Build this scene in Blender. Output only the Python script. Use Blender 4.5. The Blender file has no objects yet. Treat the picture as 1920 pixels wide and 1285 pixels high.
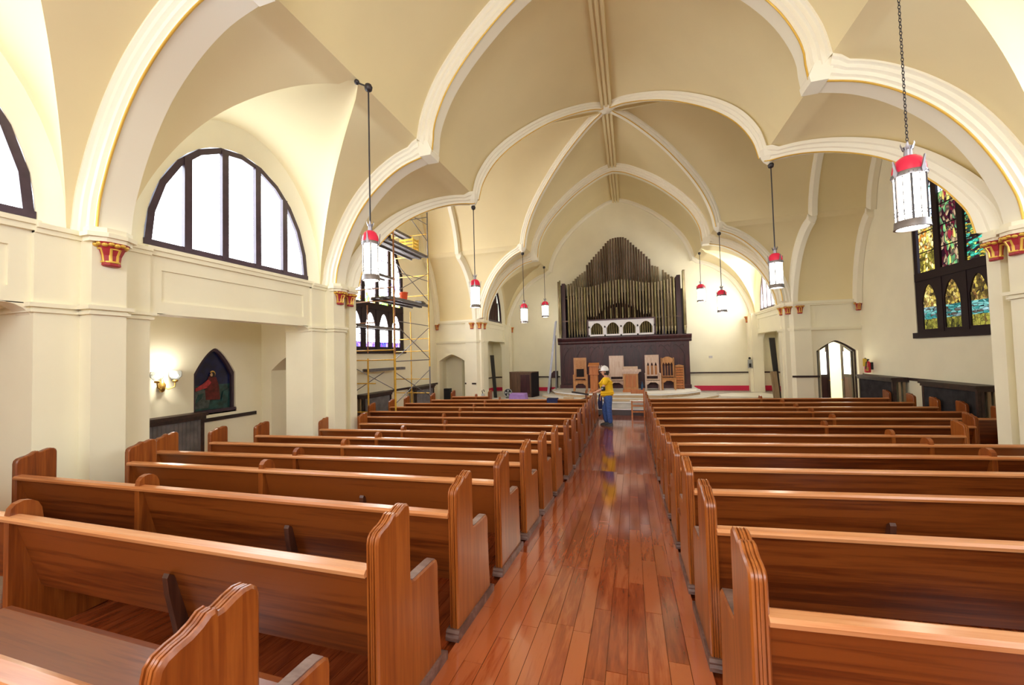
import bpy, bmesh, math, random
from mathutils import Vector, Matrix
random.seed(7)
S = bpy.context.scene
COL = S.collection
PI = math.pi

# ------------------------------------------------------------------ camera, world, exposure
XC, ZC = .434, 1.58
def make_camera():
    yaw, pitch, roll = .2914, .0333, -.0252
    fw = Vector((-math.sin(yaw)*math.cos(pitch), math.cos(yaw)*math.cos(pitch), math.sin(pitch)))
    r = Vector((math.cos(yaw), math.sin(yaw), 0)); u = r.cross(fw)
    c, s = math.cos(roll), math.sin(roll)
    r2 = c*r + s*u; u2 = -s*r + c*u
    cam = bpy.data.cameras.new('camera'); cam.sensor_width = 36; cam.lens = 738.2/1920*36; cam.clip_start = .05; cam.clip_end = 200
    o = bpy.data.objects.new('camera', cam); COL.objects.link(o)
    m = Matrix.Identity(4)
    for i in range(3): m[i][0] = r2[i]; m[i][1] = u2[i]; m[i][2] = -fw[i]
    m.translation = (XC, 0, ZC); o.matrix_world = m
    S.camera = o
make_camera()
W = bpy.data.worlds.new('world'); S.world = W; W.use_nodes = True
W.node_tree.nodes['Background'].inputs[0].default_value = (.75, .86, 1, 1)
W.node_tree.nodes['Background'].inputs[1].default_value = 1.0
S.view_settings.view_transform = 'Standard'; S.view_settings.look = 'None'
S.view_settings.gamma = 1; S.view_settings.use_curve_mapping = False
S.view_settings.exposure = 1.58
S.cycles.use_denoising = True
S.cycles.max_bounces = 10; S.cycles.diffuse_bounces = 7; S.cycles.glossy_bounces = 4
S.cycles.sample_clamp_indirect = 6; S.cycles.caustics_reflective = False; S.cycles.caustics_refractive = False
WINDOW_LIGHT = 3.7      # lunette panes
REAR_FILL = 3.2        # unseen rear window, added as fill light
LAMP_LIGHT = 10.0
SCONCE_LIGHT = 7.0
CHANCEL_LIGHT = 8.0

# ------------------------------------------------------------------ materials
def nm(name):
    m = bpy.data.materials.new(name); m.use_nodes = True
    nt = m.node_tree; b = nt.nodes['Principled BSDF']
    return m, nt, b
def N(nt, t, **kw):
    n = nt.nodes.new(t)
    for k, v in kw.items(): setattr(n, k, v)
    return n
def ramp(nt, fac, stops, interp='LINEAR'):
    r = N(nt, 'ShaderNodeValToRGB'); r.color_ramp.interpolation = interp
    while len(r.color_ramp.elements) < len(stops): r.color_ramp.elements.new(.5)
    for e, (p, c) in zip(r.color_ramp.elements, stops): e.position = p; e.color = (*c, 1)
    nt.links.new(fac, r.inputs[0]); return r.outputs[0]
def mat(name, col, rough=.5, metal=0, var=0, scale=6, bump=0, coat=0, spec=None, emit=None, strength=0):
    m, nt, b = nm(name)
    b.inputs['Base Color'].default_value = (*col, 1); b.inputs['Roughness'].default_value = rough
    b.inputs['Metallic'].default_value = metal; b.inputs['Coat Weight'].default_value = coat
    if spec is not None: b.inputs['Specular IOR Level'].default_value = spec
    if var or bump:
        g = N(nt, 'ShaderNodeNewGeometry'); n = N(nt, 'ShaderNodeTexNoise'); n.inputs['Scale'].default_value = scale; n.inputs['Detail'].default_value = 5
        nt.links.new(g.outputs['Position'], n.inputs['Vector'])
        if var:
            lo = tuple(max(0, c*(1-var)) for c in col); hi = tuple(min(1, c*(1+var)) for c in col)
            nt.links.new(ramp(nt, n.outputs['Fac'], [(.3, lo), (.7, hi)]), b.inputs['Base Color'])
        if bump:
            bp = N(nt, 'ShaderNodeBump'); bp.inputs['Strength'].default_value = bump; bp.inputs['Distance'].default_value = .01
            nt.links.new(n.outputs['Fac'], bp.inputs['Height']); nt.links.new(bp.outputs[0], b.inputs['Normal'])
    if emit: b.inputs['Emission Color'].default_value = (*emit, 1); b.inputs['Emission Strength'].default_value = strength
    return m
def wood(name, dark, mid, light, stretch=(1, 14, 14), rough=.32, coat=.25, band=None, objrand=.25, world=False):
    m, nt, b = nm(name)
    if world: src = N(nt, 'ShaderNodeNewGeometry').outputs['Position']
    else: src = N(nt, 'ShaderNodeTexCoord').outputs['Object']
    oi = N(nt, 'ShaderNodeObjectInfo')
    add = N(nt, 'ShaderNodeVectorMath', operation='MULTIPLY_ADD')
    comb = N(nt, 'ShaderNodeCombineXYZ')
    for i in range(3): nt.links.new(oi.outputs['Random'], comb.inputs[i])
    nt.links.new(comb.outputs[0], add.inputs[0]); add.inputs[1].default_value = (17, 23, 31); nt.links.new(src, add.inputs[2])
    mp = N(nt, 'ShaderNodeMapping'); mp.inputs['Scale'].default_value = stretch
    nt.links.new(add.outputs[0], mp.inputs['Vector'])
    n1 = N(nt, 'ShaderNodeTexNoise'); n1.inputs['Scale'].default_value = 1.6; n1.inputs['Detail'].default_value = 6; n1.inputs['Distortion'].default_value = .6
    n2 = N(nt, 'ShaderNodeTexNoise'); n2.inputs['Scale'].default_value = 7; n2.inputs['Detail'].default_value = 3
    nt.links.new(mp.outputs[0], n1.inputs['Vector']); nt.links.new(mp.outputs[0], n2.inputs['Vector'])
    mx = N(nt, 'ShaderNodeMath', operation='MULTIPLY_ADD'); nt.links.new(n2.outputs['Fac'], mx.inputs[0]); mx.inputs[1].default_value = .35; nt.links.new(n1.outputs['Fac'], mx.inputs[2])
    r2 = N(nt, 'ShaderNodeMath', operation='MULTIPLY_ADD'); nt.links.new(oi.outputs['Random'], r2.inputs[0]); r2.inputs[1].default_value = objrand; nt.links.new(mx.outputs[0], r2.inputs[2])
    fac = r2.outputs[0]
    if band:      # glued-up boards of differing tone, band = (axis index, width)
        sp = N(nt, 'ShaderNodeSeparateXYZ'); nt.links.new(src, sp.inputs[0])
        dv = N(nt, 'ShaderNodeMath', operation='DIVIDE'); nt.links.new(sp.outputs[band[0]], dv.inputs[0]); dv.inputs[1].default_value = band[1]
        fl = N(nt, 'ShaderNodeMath', operation='FLOOR'); nt.links.new(dv.outputs[0], fl.inputs[0])
        av = N(nt, 'ShaderNodeMath', operation='ADD'); nt.links.new(fl.outputs[0], av.inputs[0])
        rs = N(nt, 'ShaderNodeMath', operation='MULTIPLY'); nt.links.new(oi.outputs['Random'], rs.inputs[0]); rs.inputs[1].default_value = 50; nt.links.new(rs.outputs[0], av.inputs[1])
        wn = N(nt, 'ShaderNodeTexWhiteNoise', noise_dimensions='1D'); nt.links.new(av.outputs[0], wn.inputs['W'])
        fa = N(nt, 'ShaderNodeMath', operation='MULTIPLY_ADD'); nt.links.new(wn.outputs['Value'], fa.inputs[0]); fa.inputs[1].default_value = .28; nt.links.new(fac, fa.inputs[2]); fac = fa.outputs[0]
    c = .18*objrand/.25 if objrand else 0
    nt.links.new(ramp(nt, fac, [(.42, dark), (.68+c*.3, mid), (.98+c*.4, light)]), b.inputs['Base Color'])
    b.inputs['Roughness'].default_value = rough; b.inputs['Coat Weight'].default_value = coat; b.inputs['Coat Roughness'].default_value = .1 if coat > .45 else .18; b.inputs['Coat IOR'].default_value = 1.55 if coat > .45 else 1.5
    bp = N(nt, 'ShaderNodeBump'); bp.inputs['Strength'].default_value = .05; bp.inputs['Distance'].default_value = .004
    nt.links.new(n2.outputs['Fac'], bp.inputs['Height']); nt.links.new(bp.outputs[0], b.inputs['Normal'])
    return m
def emis(name, col, strength):
    m = bpy.data.materials.new(name); m.use_nodes = True; nt = m.node_tree; nt.nodes.clear()
    o = N(nt, 'ShaderNodeOutputMaterial'); e = N(nt, 'ShaderNodeEmission'); e.inputs[0].default_value = (*col, 1); e.inputs[1].default_value = strength
    nt.links.new(e.outputs[0], o.inputs[0]); return m
def stained(name, stops, strength, cell=9, seed=0, aspect=(1, 1, .62)):
    """leaded glass lit from behind: coloured cells with dark leads"""
    m = bpy.data.materials.new(name); m.use_nodes = True; nt = m.node_tree; nt.nodes.clear()
    o = N(nt, 'ShaderNodeOutputMaterial'); e = N(nt, 'ShaderNodeEmission'); nt.links.new(e.outputs[0], o.inputs[0])
    g = N(nt, 'ShaderNodeNewGeometry'); mp = N(nt, 'ShaderNodeMapping'); mp.inputs['Location'].default_value = (seed, seed*1.7, seed*.6); mp.inputs['Scale'].default_value = aspect
    nt.links.new(g.outputs['Position'], mp.inputs['Vector'])
    v = N(nt, 'ShaderNodeTexVoronoi'); v.inputs['Scale'].default_value = cell; nt.links.new(mp.outputs[0], v.inputs['Vector'])
    d = N(nt, 'ShaderNodeTexVoronoi', feature='DISTANCE_TO_EDGE'); d.inputs['Scale'].default_value = cell; nt.links.new(mp.outputs[0], d.inputs['Vector'])
    big = N(nt, 'ShaderNodeTexNoise'); big.inputs['Scale'].default_value = 1.6; big.inputs['Detail'].default_value = 2; nt.links.new(mp.outputs[0], big.inputs['Vector'])
    sp = N(nt, 'ShaderNodeSeparateColor'); nt.links.new(v.outputs['Color'], sp.inputs[0])
    f = N(nt, 'ShaderNodeMath', operation='MULTIPLY_ADD'); nt.links.new(sp.outputs[0], f.inputs[0]); f.inputs[1].default_value = .55
    f2 = N(nt, 'ShaderNodeMath', operation='MULTIPLY_ADD'); nt.links.new(big.outputs['Fac'], f2.inputs[0]); f2.inputs[1].default_value = 1.5; f2.inputs[2].default_value = -.5
    nt.links.new(f2.outputs[0], f.inputs[2])
    col = ramp(nt, f.outputs[0], stops)
    lead = N(nt, 'ShaderNodeMath', operation='GREATER_THAN'); nt.links.new(d.outputs['Distance'], lead.inputs[0]); lead.inputs[1].default_value = .035
    mx = N(nt, 'ShaderNodeMix', data_type='RGBA'); nt.links.new(lead.outputs[0], mx.inputs[0]); mx.inputs[6].default_value = (.01, .008, .012, 1); nt.links.new(col, mx.inputs[7])
    nt.links.new(mx.outputs[2], e.inputs[0]); e.inputs[1].default_value = strength
    return m

PAINT = (.87, .825, .645)
M = dict(
    wall=mat('cream_wall_paint', PAINT, .6, var=.03, scale=1.5),
    vault=mat('lamp_tinted_vault_paint', (.80, .69, .415), .6, var=.03, scale=.8),  # yellow lamp tint and dim tan of the vault are put into this paint
    trim=mat('ivory_trim_paint', (.88, .84, .70), .45),
    gold=mat('gilt_paint', (.75, .47, .08), .35, metal=.35),
    red=mat('crimson_paint', (.38, .025, .035), .45),
    crimson=mat('crimson_baseboard_paint', (.62, .012, .07), .4),
    rail=wood('dark_chair_rail_wood', (.012, .006, .005), (.025, .012, .01), (.05, .022, .016), (6, 6, 6), .5, 0),
    frame=mat('dark_purple_window_frame', (.05, .028, .045), .35, var=.2, scale=8),
    dark=mat('dark_timber_and_shade', (.012, .008, .01), .6, spec=.2),  # near-black for dark parts, and for shade painted into openings
    sframe=mat('dark_brown_tracery', (.022, .012, .016), .6, spec=.2),
    darkgrey=mat('dark_grey_riser', (.10, .09, .10), .7),
    pew=wood('varnished_oak_long_grain', (.035, .006, .0012), (.115, .022, .003), (.22, .053, .008), (.7, 16, 16), .32, .2, band=(2, .118)),
    pewend=wood('varnished_oak_upright_grain', (.12, .024, .004), (.235, .056, .008), (.35, .10, .016), (16, 16, .8), .32, .2),
    pewrail=wood('worn_highlit_oak_rail', (.34, .10, .024), (.50, .18, .055), (.60, .27, .11), (.7, 20, 20), .3, .3),  # worn tan oak, with the rail highlight put into its tone
    pewdark=wood('dark_oak_brace', (.03, .01, .006), (.07, .022, .012), (.12, .04, .02), (10, 10, 1), .4, .2),
    foot=wood('scuffed_dark_foot', (.05, .025, .02), (.14, .07, .055), (.25, .16, .14), (3, 6, 6), .5, .1),
    plank=wood('polished_floor_plank', (.17, .024, .006), (.32, .060, .015), (.43, .11, .035), (14, .9, 14), .11, 1.0, objrand=.5, world=True),
    board=wood('floor_board', (.15, .022, .006), (.29, .054, .014), (.39, .09, .028), (14, .9, 14), .18, .7, objrand=0, world=True),
    case=wood('dark_mahogany', (.014, .003, .005), (.040, .008, .012), (.075, .016, .020), (8, 8, .8), .38, 0, world=True),
    pipe=mat('bronzed_organ_pipe', (.26, .20, .115), .4, metal=.35, var=.3, scale=3),
    pipe2=mat('brown_organ_pipe', (.11, .062, .032), .42, metal=.35, var=.3, scale=3),
    pipe3=mat('olive_brass_pipe', (.24, .20, .09), .4, metal=.5, var=.25, scale=3),
    white=mat('white_paint', (.80, .79, .85), .4),
    oak=wood('golden_oak', (.27, .10, .022), (.45, .19, .05), (.58, .29, .10), (12, 12, 1), .4, .15),
    oakpink=wood('dusty_pale_oak', (.50, .34, .25), (.64, .47, .38), (.74, .60, .52), (12, 12, 1), .45, .1),
    oakorange=wood('orange_oak', (.33, .09, .018), (.48, .15, .035), (.56, .22, .06), (12, 12, 1), .4, .15),
    iron=mat('dark_iron', (.05, .045, .05), .45, metal=.6),
    silver=mat('dull_pewter', (.30, .28, .30), .4, metal=.8),
    lampred=mat('ruby_lantern_glass', (.60, .02, .06), .25, emit=(.9, .03, .08), strength=.08),
    lampglow=emis('lit_lantern_glass', (1, .93, .76), LAMP_LIGHT),
    pane=emis('daylit_frosted_pane', (.85, .93, 1), WINDOW_LIGHT),
    panechancel=emis('sunlit_chancel_pane', (1, .99, .95), CHANCEL_LIGHT),
    panerear=emis('rear_fill_pane', (.92, .96, 1), REAR_FILL),  # glow of the added rear window
    sconceglow=emis('lit_sconce_globe', (1, .98, .93), SCONCE_LIGHT),
    brass=mat('aged_brass', (.55, .36, .10), .3, metal=.9),
    glass=mat('clear_shade_glass', (.55, .75, .72), .1, metal=0, spec=.8),
    yellow=mat('yellow_scaffold_paint', (.66, .38, .035), .45, var=.2, scale=9),
    rust=mat('rusty_scaffold_tube', (.34, .14, .05), .55, var=.3, scale=9),
    galv=mat('galvanised_brace', (.20, .19, .20), .4, metal=.6),
    deck=mat('grey_scaffold_plank', (.12, .11, .115), .55, var=.3, scale=7),
    bucket=mat('orange_red_plastic', (.75, .09, .02), .4),
    crate=mat('yellow_plastic', (.75, .5, .05), .45),
    alu=mat('aluminium_ladder', (.30, .31, .38), .4, metal=.6),
    step=mat('pale_dusty_platform_carpet', (.62, .60, .57), .8, var=.1, scale=4, bump=.1),
    riser=wood('tan_riser_board', (.45, .30, .17), (.56, .41, .25), (.66, .52, .35), (1, 10, 10), .5, .1),
    greyfloor=mat('grey_chancel_floor', (.50, .48, .47), .6, var=.12, scale=3),
    drop=mat('white_drop_cloth', (.84, .83, .81), .8, bump=.3, scale=6),
    curtain=mat('charcoal_curtain', (.04, .036, .038), .9, var=.3, scale=5, spec=.1),
    greycurtain=mat('grey_pleated_curtain', (.16, .15, .155), .7, var=.3, scale=5),
    tan=wood('tan_radiator_slat', (.16, .10, .05), (.25, .17, .09), (.33, .24, .14), (10, 10, 1), .5, .1),
    black=mat('black_plastic', (.012, .012, .014), .4),
    navy=mat('navy_fabric', (.015, .02, .09), .75, var=.2, scale=20),
    purple=mat('purple_cloth', (.34, .20, .52), .8, var=.1, scale=8, bump=.2),
    brown=wood('brown_cabinet_wood', (.05, .022, .012), (.09, .042, .02), (.13, .065, .032), (8, 8, 1), .45, .1),
    grey=mat('grey_plastic', (.40, .41, .40), .45),
    green=mat('dark_green_plastic', (.02, .06, .045), .5),
    bluebottle=mat('blue_plastic', (.04, .10, .22), .25),
    skin=mat('skin', (.62, .32, .22), .5),
    shirt=mat('yellow_tshirt_cotton', (.86, .53, .01), .8, bump=.15, scale=14),
    denim=mat('blue_denim', (.045, .10, .32), .8, var=.3, scale=25, bump=.15),
    hair=mat('dark_hair', (.015, .01, .008), .6),
    hat=mat('white_hard_hat', (.85, .86, .9), .3),
    shoe=mat('dark_work_shoe', (.03, .03, .035), .5),
    paper=mat('white_paper', (.85, .87, .93), .7),
    extred=mat('extinguisher_red', (.55, .015, .03), .3),
    plate=mat('pale_wall_plate', (.55, .53, .55), .4),
    night=mat('night_blue_glass', (.006, .010, .055), .3, var=.5, scale=7),
    teal=mat('dark_teal_glass', (.015, .06, .06), .3, var=.6, scale=9),
    rock=mat('slate_grey_glass', (.06, .075, .075), .35, var=.5, scale=14),
    robe=mat('dusky_red_glass', (.10, .008, .010), .35, var=.6, scale=12),
    sleeve=mat('bright_red_glass', (.34, .03, .04), .35, var=.5, scale=14),
    face=mat('pale_figure_glass', (.55, .33, .2), .35),
    halo=mat('amber_halo_glass', (.62, .36, .08), .35, var=.3, scale=14),
)
M['stainL'] = stained('pale_leaded_glass', [(0, (.10, .04, .55)), (.2, (.45, .35, .95)), (.34, (1, 1, 1)), (.78, (1, 1, 1)), (.9, (1, .72, .25)), (1, (.55, .25, .6))], 9, 8, 3)
M['stainLlow'] = stained('white_leaded_glass', [(0, (.25, .1, .6)), (.1, (1, 1, 1)), (.86, (1, 1, 1)), (.95, (1, .85, .5)), (1, (.7, .3, .3))], 10, 9, 5)
M['stainLband'] = stained('green_and_amber_leaded_glass', [(0, (.03, .12, .3)), (.3, (.15, .45, .05)), (.5, (.95, .75, .1)), (.7, (1, 1, .9)), (.9, (.9, .3, .05)), (1, (1, 1, 1))], 2.2, 9, 8)
M['stainLfoot'] = stained('violet_leaded_glass', [(0, (.02, .1, .3)), (.4, (.2, .06, .7)), (.7, (.5, .4, .9)), (1, (.8, .8, 1))], 1.1, 14, 2)
M['stainR'] = stained('dark_jewel_leaded_glass', [(0, (.004, .003, .005)), (.3, (.02, .008, .01)), (.4, (.01, .09, .05)), (.48, (.05, .40, .30)), (.54, (.02, .015, .012)), (.62, (.42, .33, .04)), (.68, (.015, .01, .012)), (.78, (.10, .35, .12)), (.86, (.75, .5, .1)), (.93, (.22, .02, .05)), (1, (.6, .8, .9))], .9, 8, 11, (1, 1.1, 2.6))
M['stainRred'] = stained('maroon_figure_leaded_glass', [(0, (.004, .003, .005)), (.35, (.03, .006, .012)), (.45, (.10, .010, .02)), (.52, (.015, .006, .008)), (.62, (.40, .28, .16)), (.7, (.05, .015, .02)), (.8, (.10, .3, .12)), (.9, (.6, .5, .12)), (1, (.2, .02, .03))], .7, 7, 21, (1, 1.6, .9))
M['stainRamber'] = stained('amber_leaded_glass', [(0, (.02, .012, .004)), (.28, (.12, .10, .015)), (.42, (.55, .44, .08)), (.52, (.16, .06, .01)), (.64, (.85, .75, .3)), (.75, (.05, .03, .01)), (.88, (.5, .18, .02)), (1, (.25, .3, .07))], .85, 12, 4, (1, 1.2, .9))
M['stainRlow'] = stained('brown_and_amber_leaded_glass', [(0, (.015, .01, .005)), (.35, (.09, .06, .015)), (.5, (.40, .30, .06)), (.6, (.10, .04, .015)), (.72, (.75, .62, .2)), (.85, (.12, .05, .015)), (1, (.3, .3, .08))], .7, 12, 14, (1, 1.2, 1))
M['stainRsky'] = stained('sky_blue_leaded_glass', [(0, (.08, .2, .7)), (.35, (.55, .75, 1)), (.7, (.95, .97, 1)), (1, (.1, .5, .4))], 1.2, 8, 6, (1, .8, 1.6))
M['stainRteal'] = stained('teal_banded_leaded_glass', [(0, (.02, .05, .06)), (.35, (.05, .28, .26)), (.55, (.25, .62, .58)), (.7, (.08, .04, .02)), (1, (.45, .75, .8))], .4, 9, 9, (1, .8, 2.2))
M['stainRolive'] = stained('olive_leaded_glass', [(0, (.02, .02, .01)), (.4, (.12, .11, .02)), (.7, (.34, .31, .05)), (1, (.09, .04, .02))], .5, 14, 15, (1, 1.5, .7))

# ------------------------------------------------------------------ mesh helpers
class MB:
    def __init__(s): s.v = []; s.f = []
    def add(s, vs, fs):
        b = len(s.v); s.v += [tuple(p) for p in vs]; s.f += [tuple(b+i for i in f) for f in fs]; return s
    def box(s, x0, x1, y0, y1, z0, z1):
        x0, x1 = min(x0, x1), max(x0, x1); y0, y1 = min(y0, y1), max(y0, y1)
        return s.add([(x0,y0,z0),(x1,y0,z0),(x1,y1,z0),(x0,y1,z0),(x0,y0,z1),(x1,y0,z1),(x1,y1,z1),(x0,y1,z1)],
                     [(3,2,1,0),(4,5,6,7),(0,1,5,4),(1,2,6,5),(2,3,7,6),(3,0,4,7)])
    def prism(s, prof, fn, a, b):
        """prof 2-D points; fn(u,v,w)->xyz; extruded w from a to b"""
        n = len(prof); vs = [fn(u, v, a) for u, v in prof] + [fn(u, v, b) for u, v in prof]
        fs = [tuple(range(n))[::-1], tuple(range(n, 2*n))] + [(i, (i+1) % n, n+(i+1) % n, n+i) for i in range(n)]
        return s.add(vs, fs)
    def loft(s, rings, closed=True, caps=True):
        n = len(rings[0]); vs = [p for r in rings for p in r]; fs = []
        for k in range(len(rings)-1):
            for i in range(n if closed else n-1):
                j = (i+1) % n; fs.append((k*n+i, k*n+j, (k+1)*n+j, (k+1)*n+i))
        if caps: fs += [tuple(range(n))[::-1], tuple(range((len(rings)-1)*n, len(rings)*n))]
        return s.add(vs, fs)
    def tube(s, p0, p1, r, n=8, r1=None):
        return s.path([p0, p1], r, n, [r, r if r1 is None else r1])
    def path(s, pts, r, n=8, rr=None):
        pts = [Vector(p) for p in pts]; rings = []; up = None
        for i, p in enumerate(pts):
            d = (pts[min(i+1, len(pts)-1)]-pts[max(i-1, 0)]).normalized()
            if up is None: up = Vector((0, 0, 1)) if abs(d.z) < .9 else Vector((1, 0, 0))
            a = d.cross(up).normalized(); b = a.cross(d); up = b
            q = rr[i] if rr else r
            rings.append([p+a*(q*math.cos(2*PI*k/n))+b*(q*math.sin(2*PI*k/n)) for k in range(n)])
        return s.loft(rings)
    def lathe(s, prof, c=(0, 0, 0), n=16):
        rings = [[(c[0]+r*math.cos(2*PI*k/n), c[1]+r*math.sin(2*PI*k/n), c[2]+z) for k in range(n)] for r, z in prof]
        return s.loft(rings)
    def ball(s, c, r, n=10, sc=(1, 1, 1)):
        rings = []
        for i in range(1, n//2+2):
            a = PI*(i-.5)/(n//2+1.0)
            rings.append([(c[0]+r*sc[0]*math.sin(a)*math.cos(2*PI*k/n), c[1]+r*sc[1]*math.sin(a)*math.sin(2*PI*k/n), c[2]-r*sc[2]*math.cos(a)) for k in range(n)])
        return s.loft(rings)
    def grid(s, rows):
        n = len(rows[0]); vs = [p for r in rows for p in r]
        return s.add(vs, [(k*n+i, k*n+i+1, (k+1)*n+i+1, (k+1)*n+i) for k in range(len(rows)-1) for i in range(n-1)])
    def mesh(s, name, mt, smooth=None, recalc=True):
        me = bpy.data.meshes.new(name); me.from_pydata(s.v, [], s.f)
        if recalc:
            bm = bmesh.new(); bm.from_mesh(me); bmesh.ops.recalc_face_normals(bm, faces=bm.faces); bm.to_mesh(me); bm.free()
        me.materials.append(mt)
        if smooth is not None:
            me.polygons.foreach_set('use_smooth', [True]*len(me.polygons)); me.set_sharp_from_angle(angle=math.radians(smooth))
        me.update(); return me
    def build(s, name, mt, parent=None, smooth=None, loc=(0, 0, 0), recalc=True, bevel=0):
        o = link(name, s.mesh(name, mt, smooth, recalc), parent, loc)
        if bevel:
            b = o.modifiers.new('bevel', 'BEVEL'); b.width = bevel; b.segments = 2; b.limit_method = 'ANGLE'; b.angle_limit = .6
        return o
def link(name, data, parent=None, loc=(0, 0, 0), rot=(0, 0, 0)):
    o = bpy.data.objects.new(name, data); COL.objects.link(o)
    if parent is not None: o.parent = parent
    o.location = loc; o.rotation_euler = rot; return o
def tag(o, label, cat=None, group=None, kind=None):
    o['label'] = label
    if cat: o['category'] = cat
    if group: o['group'] = group
    if kind: o['kind'] = kind
    return o
def thing(name, loc, label, cat, group=None, rz=0):
    o = bpy.data.objects.new(name, None); COL.objects.link(o); o.location = loc; o.rotation_euler = (0, 0, rz); o.empty_display_size = .1
    return tag(o, label, cat, group)
def catmull(pts, n):
    P = [pts[0]] + list(pts) + [pts[-1]]; out = []; m = len(pts)-1
    for i in range(n+1):
        t = i/n*m; k = min(int(t), m-1); f = t-k
        p0, p1, p2, p3 = (Vector((*P[k+j], 0)) for j in range(4))
        q = .5*((2*p1)+(p2-p0)*f+(2*p0-5*p1+4*p2-p3)*f*f+(3*p1-p0-3*p2+p3)*f**3)
        out.append((q.x, q.y))
    return out

SLOPE, YFLAT, ZF = .0807, 7.56, -.61
def floorz(y): return max(-SLOPE*y, ZF)
YS, YN = -5.0, 19.2       # rear wall, chancel end wall
YX0, YX1 = 7.1, 15.2      # transept side walls
XW = 7.5                  # outer walls
CW = 3.32                 # crease half width
YA, YB_ = 3.0, 6.75
XL = 5.55

# ------------------------------------------------------------------ floor
ax0, ax1, pw = -.66, .81, .1131
fm = MB()
for (a, b) in ((YS, YFLAT), (YFLAT, YN)):
    za, zb = floorz(a)-.03, floorz(b)-.03
    fm.add([(-XW-.6, a, za), (XW+.6, a, za), (XW+.6, b, zb), (-XW-.6, b, zb)], [(0, 1, 2, 3)])
floor = tag(fm.build('floor', M['board'], recalc=False), 'polished reddish wood plank floor running down the centre aisle', 'floor', kind='structure')
ub = MB().box(-.5, .5, -.5, .5, -.5, .5).mesh('plank', M['plank'])
def plank_obj(x0, x1, y0, y1):
    ym = (y0+y1)/2; zt = floorz(ym)+random.uniform(-.0012, .0012); sl = ym < YFLAT
    o = link('plank', ub, floor, ((x0+x1)/2, ym, zt-.0125), (-math.atan(SLOPE) if sl else 0, 0, 0))
    o.scale = (x1-x0-.003, (y1-y0)*(math.sqrt(1+SLOPE**2) if sl else 1)-.003, .025)
rows = 13
for i in range(rows):
    x0 = ax0+i*pw; y = .75-random.random()*.9
    while y < 14.4:
        l = random.uniform(.6, 1.35)
        y1 = min(y+l, 14.42)
        if y < YFLAT < y1: y1 = YFLAT if YFLAT-y > .2 else y1
        if y1 > .7: plank_obj(x0, x0+pw, max(y, -.3), y1)
        y = y1
        if y >= 14.42: break
bm_ = MB()
x = -XW
while x < XW:
    if not (ax0-.01 < x+pw/2 < ax1+.01):
        y = YS+random.random()
        while y < 14.4:
            y1 = min(y+random.uniform(.8, 1.7), 15.19)
            if y < YFLAT < y1: y1 = YFLAT
            za, zb = floorz(y), floorz(y1); j = random.uniform(-.001, .001)
            g = .0015
            bm_.add([(x+g, y+g, za-.02), (x+pw-g, y+g, za-.02), (x+pw-g, y1-g, zb-.02), (x+g, y1-g, zb-.02), (x+g, y+g, za+j), (x+pw-g, y+g, za+j), (x+pw-g, y1-g, zb+j), (x+g, y1-g, zb+j)],
                    [(4, 5, 6, 7), (0, 1, 5, 4), (1, 2, 6, 5), (2, 3, 7, 6), (3, 0, 4, 7)])
            y = y1
    x += pw
bo = bm_.build('floorboards', M['board'], floor, recalc=False); bo['kind'] = 'stuff'

# ------------------------------------------------------------------ vault profiles
def para(c, d, z_up=True):
    """curve moved d along its outward normal (away from the nave axis and up)"""
    out = []
    for k in range(len(c)):
        a = Vector(c[max(k-1, 0)]); b = Vector(c[min(k+1, len(c)-1)]); t = (b-a).normalized()
        n_ = Vector((t.y, -t.x)); n_ = n_ if (n_.y > 0 or (abs(n_.y) < .05 and n_.x > 0)) else -n_
        out.append((c[k][0]+n_.x*d, c[k][1]+n_.y*d))
    return out
U = catmull([(3.32,5.75),(3.22,6.2),(2.98,6.72),(2.63,7.2),(2.17,7.67),(1.63,8.12),(1.05,8.49),(.48,8.77),(0,8.89)], 32)
Uin = para(U, -.27)
Uin[0] = (3.06, 5.50); Uin[1] = (3.03, 5.72); Uin[-1] = (0, U[-1][1]-.28)
Lin = catmull([(5.3,3.1),(5.26,3.4),(5.18,3.65),(5.04,3.98),(4.8,4.4),(4.5,4.77),(4.1,5.1),(3.69,5.32),(3.28,5.43)], 32)
L = para(Lin, .235); L[0] = (5.55, 3.1); L[1] = (5.53, 3.2); L[-1] = (CW, 5.75); L[-2] = (3.42, 5.705)
YCR, HY = 11.75, 2.445
ceiling = MB()
for s in (-1, 1):
    ceiling.grid([[(s*x, y, z) for y in (YS, 0, 5, YCR-HY*x/CW)] for x, z in U])
ceil_o = tag(ceiling.build('ceiling', M['vault'], smooth=40), 'cream plaster barrel vault over the nave', 'ceiling', kind='structure')
w = MB()
for s in (-1, 1): w.grid([[(s*x, y, z) for y in (YCR+HY*x/CW, YN+.05)] for x, z in U])
w.build('chancel_vault', M['vault'], ceil_o, 40)
for s, nme in ((-1, 'scaffold'), (1, 'doorway')):
    w = MB()
    for k in (-1, 1): w.grid([[(xx, YCR+k*HY*x/CW, z) for xx in (s*x, s*(XW+.05))] for x, z in U])
    w.build('transept_vault', M['vault'], ceil_o, 40)
def q_of(x): return min(1.0, max(0.0, (x-CW)/(XL-CW)))
def ynear(x): return 9.3-2.2*q_of(x)
def yfar(x): return 14.19+1.01*q_of(x)
LA, LT, LS = 1.62, 5.42, 3.1
def lunette_rows(s, yc, a):
    rows = []
    for x, z in L:
        wq = q_of(x); hw = a*wq**.9; zt = 5.75+(LT-5.75)*wq
        rows.append([(s*x, yc+hw*math.sin(th), z+(zt-z)*math.cos(th)) for th in [(-90+180*i/24)*PI/180 for i in range(25)]])
    return rows
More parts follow.
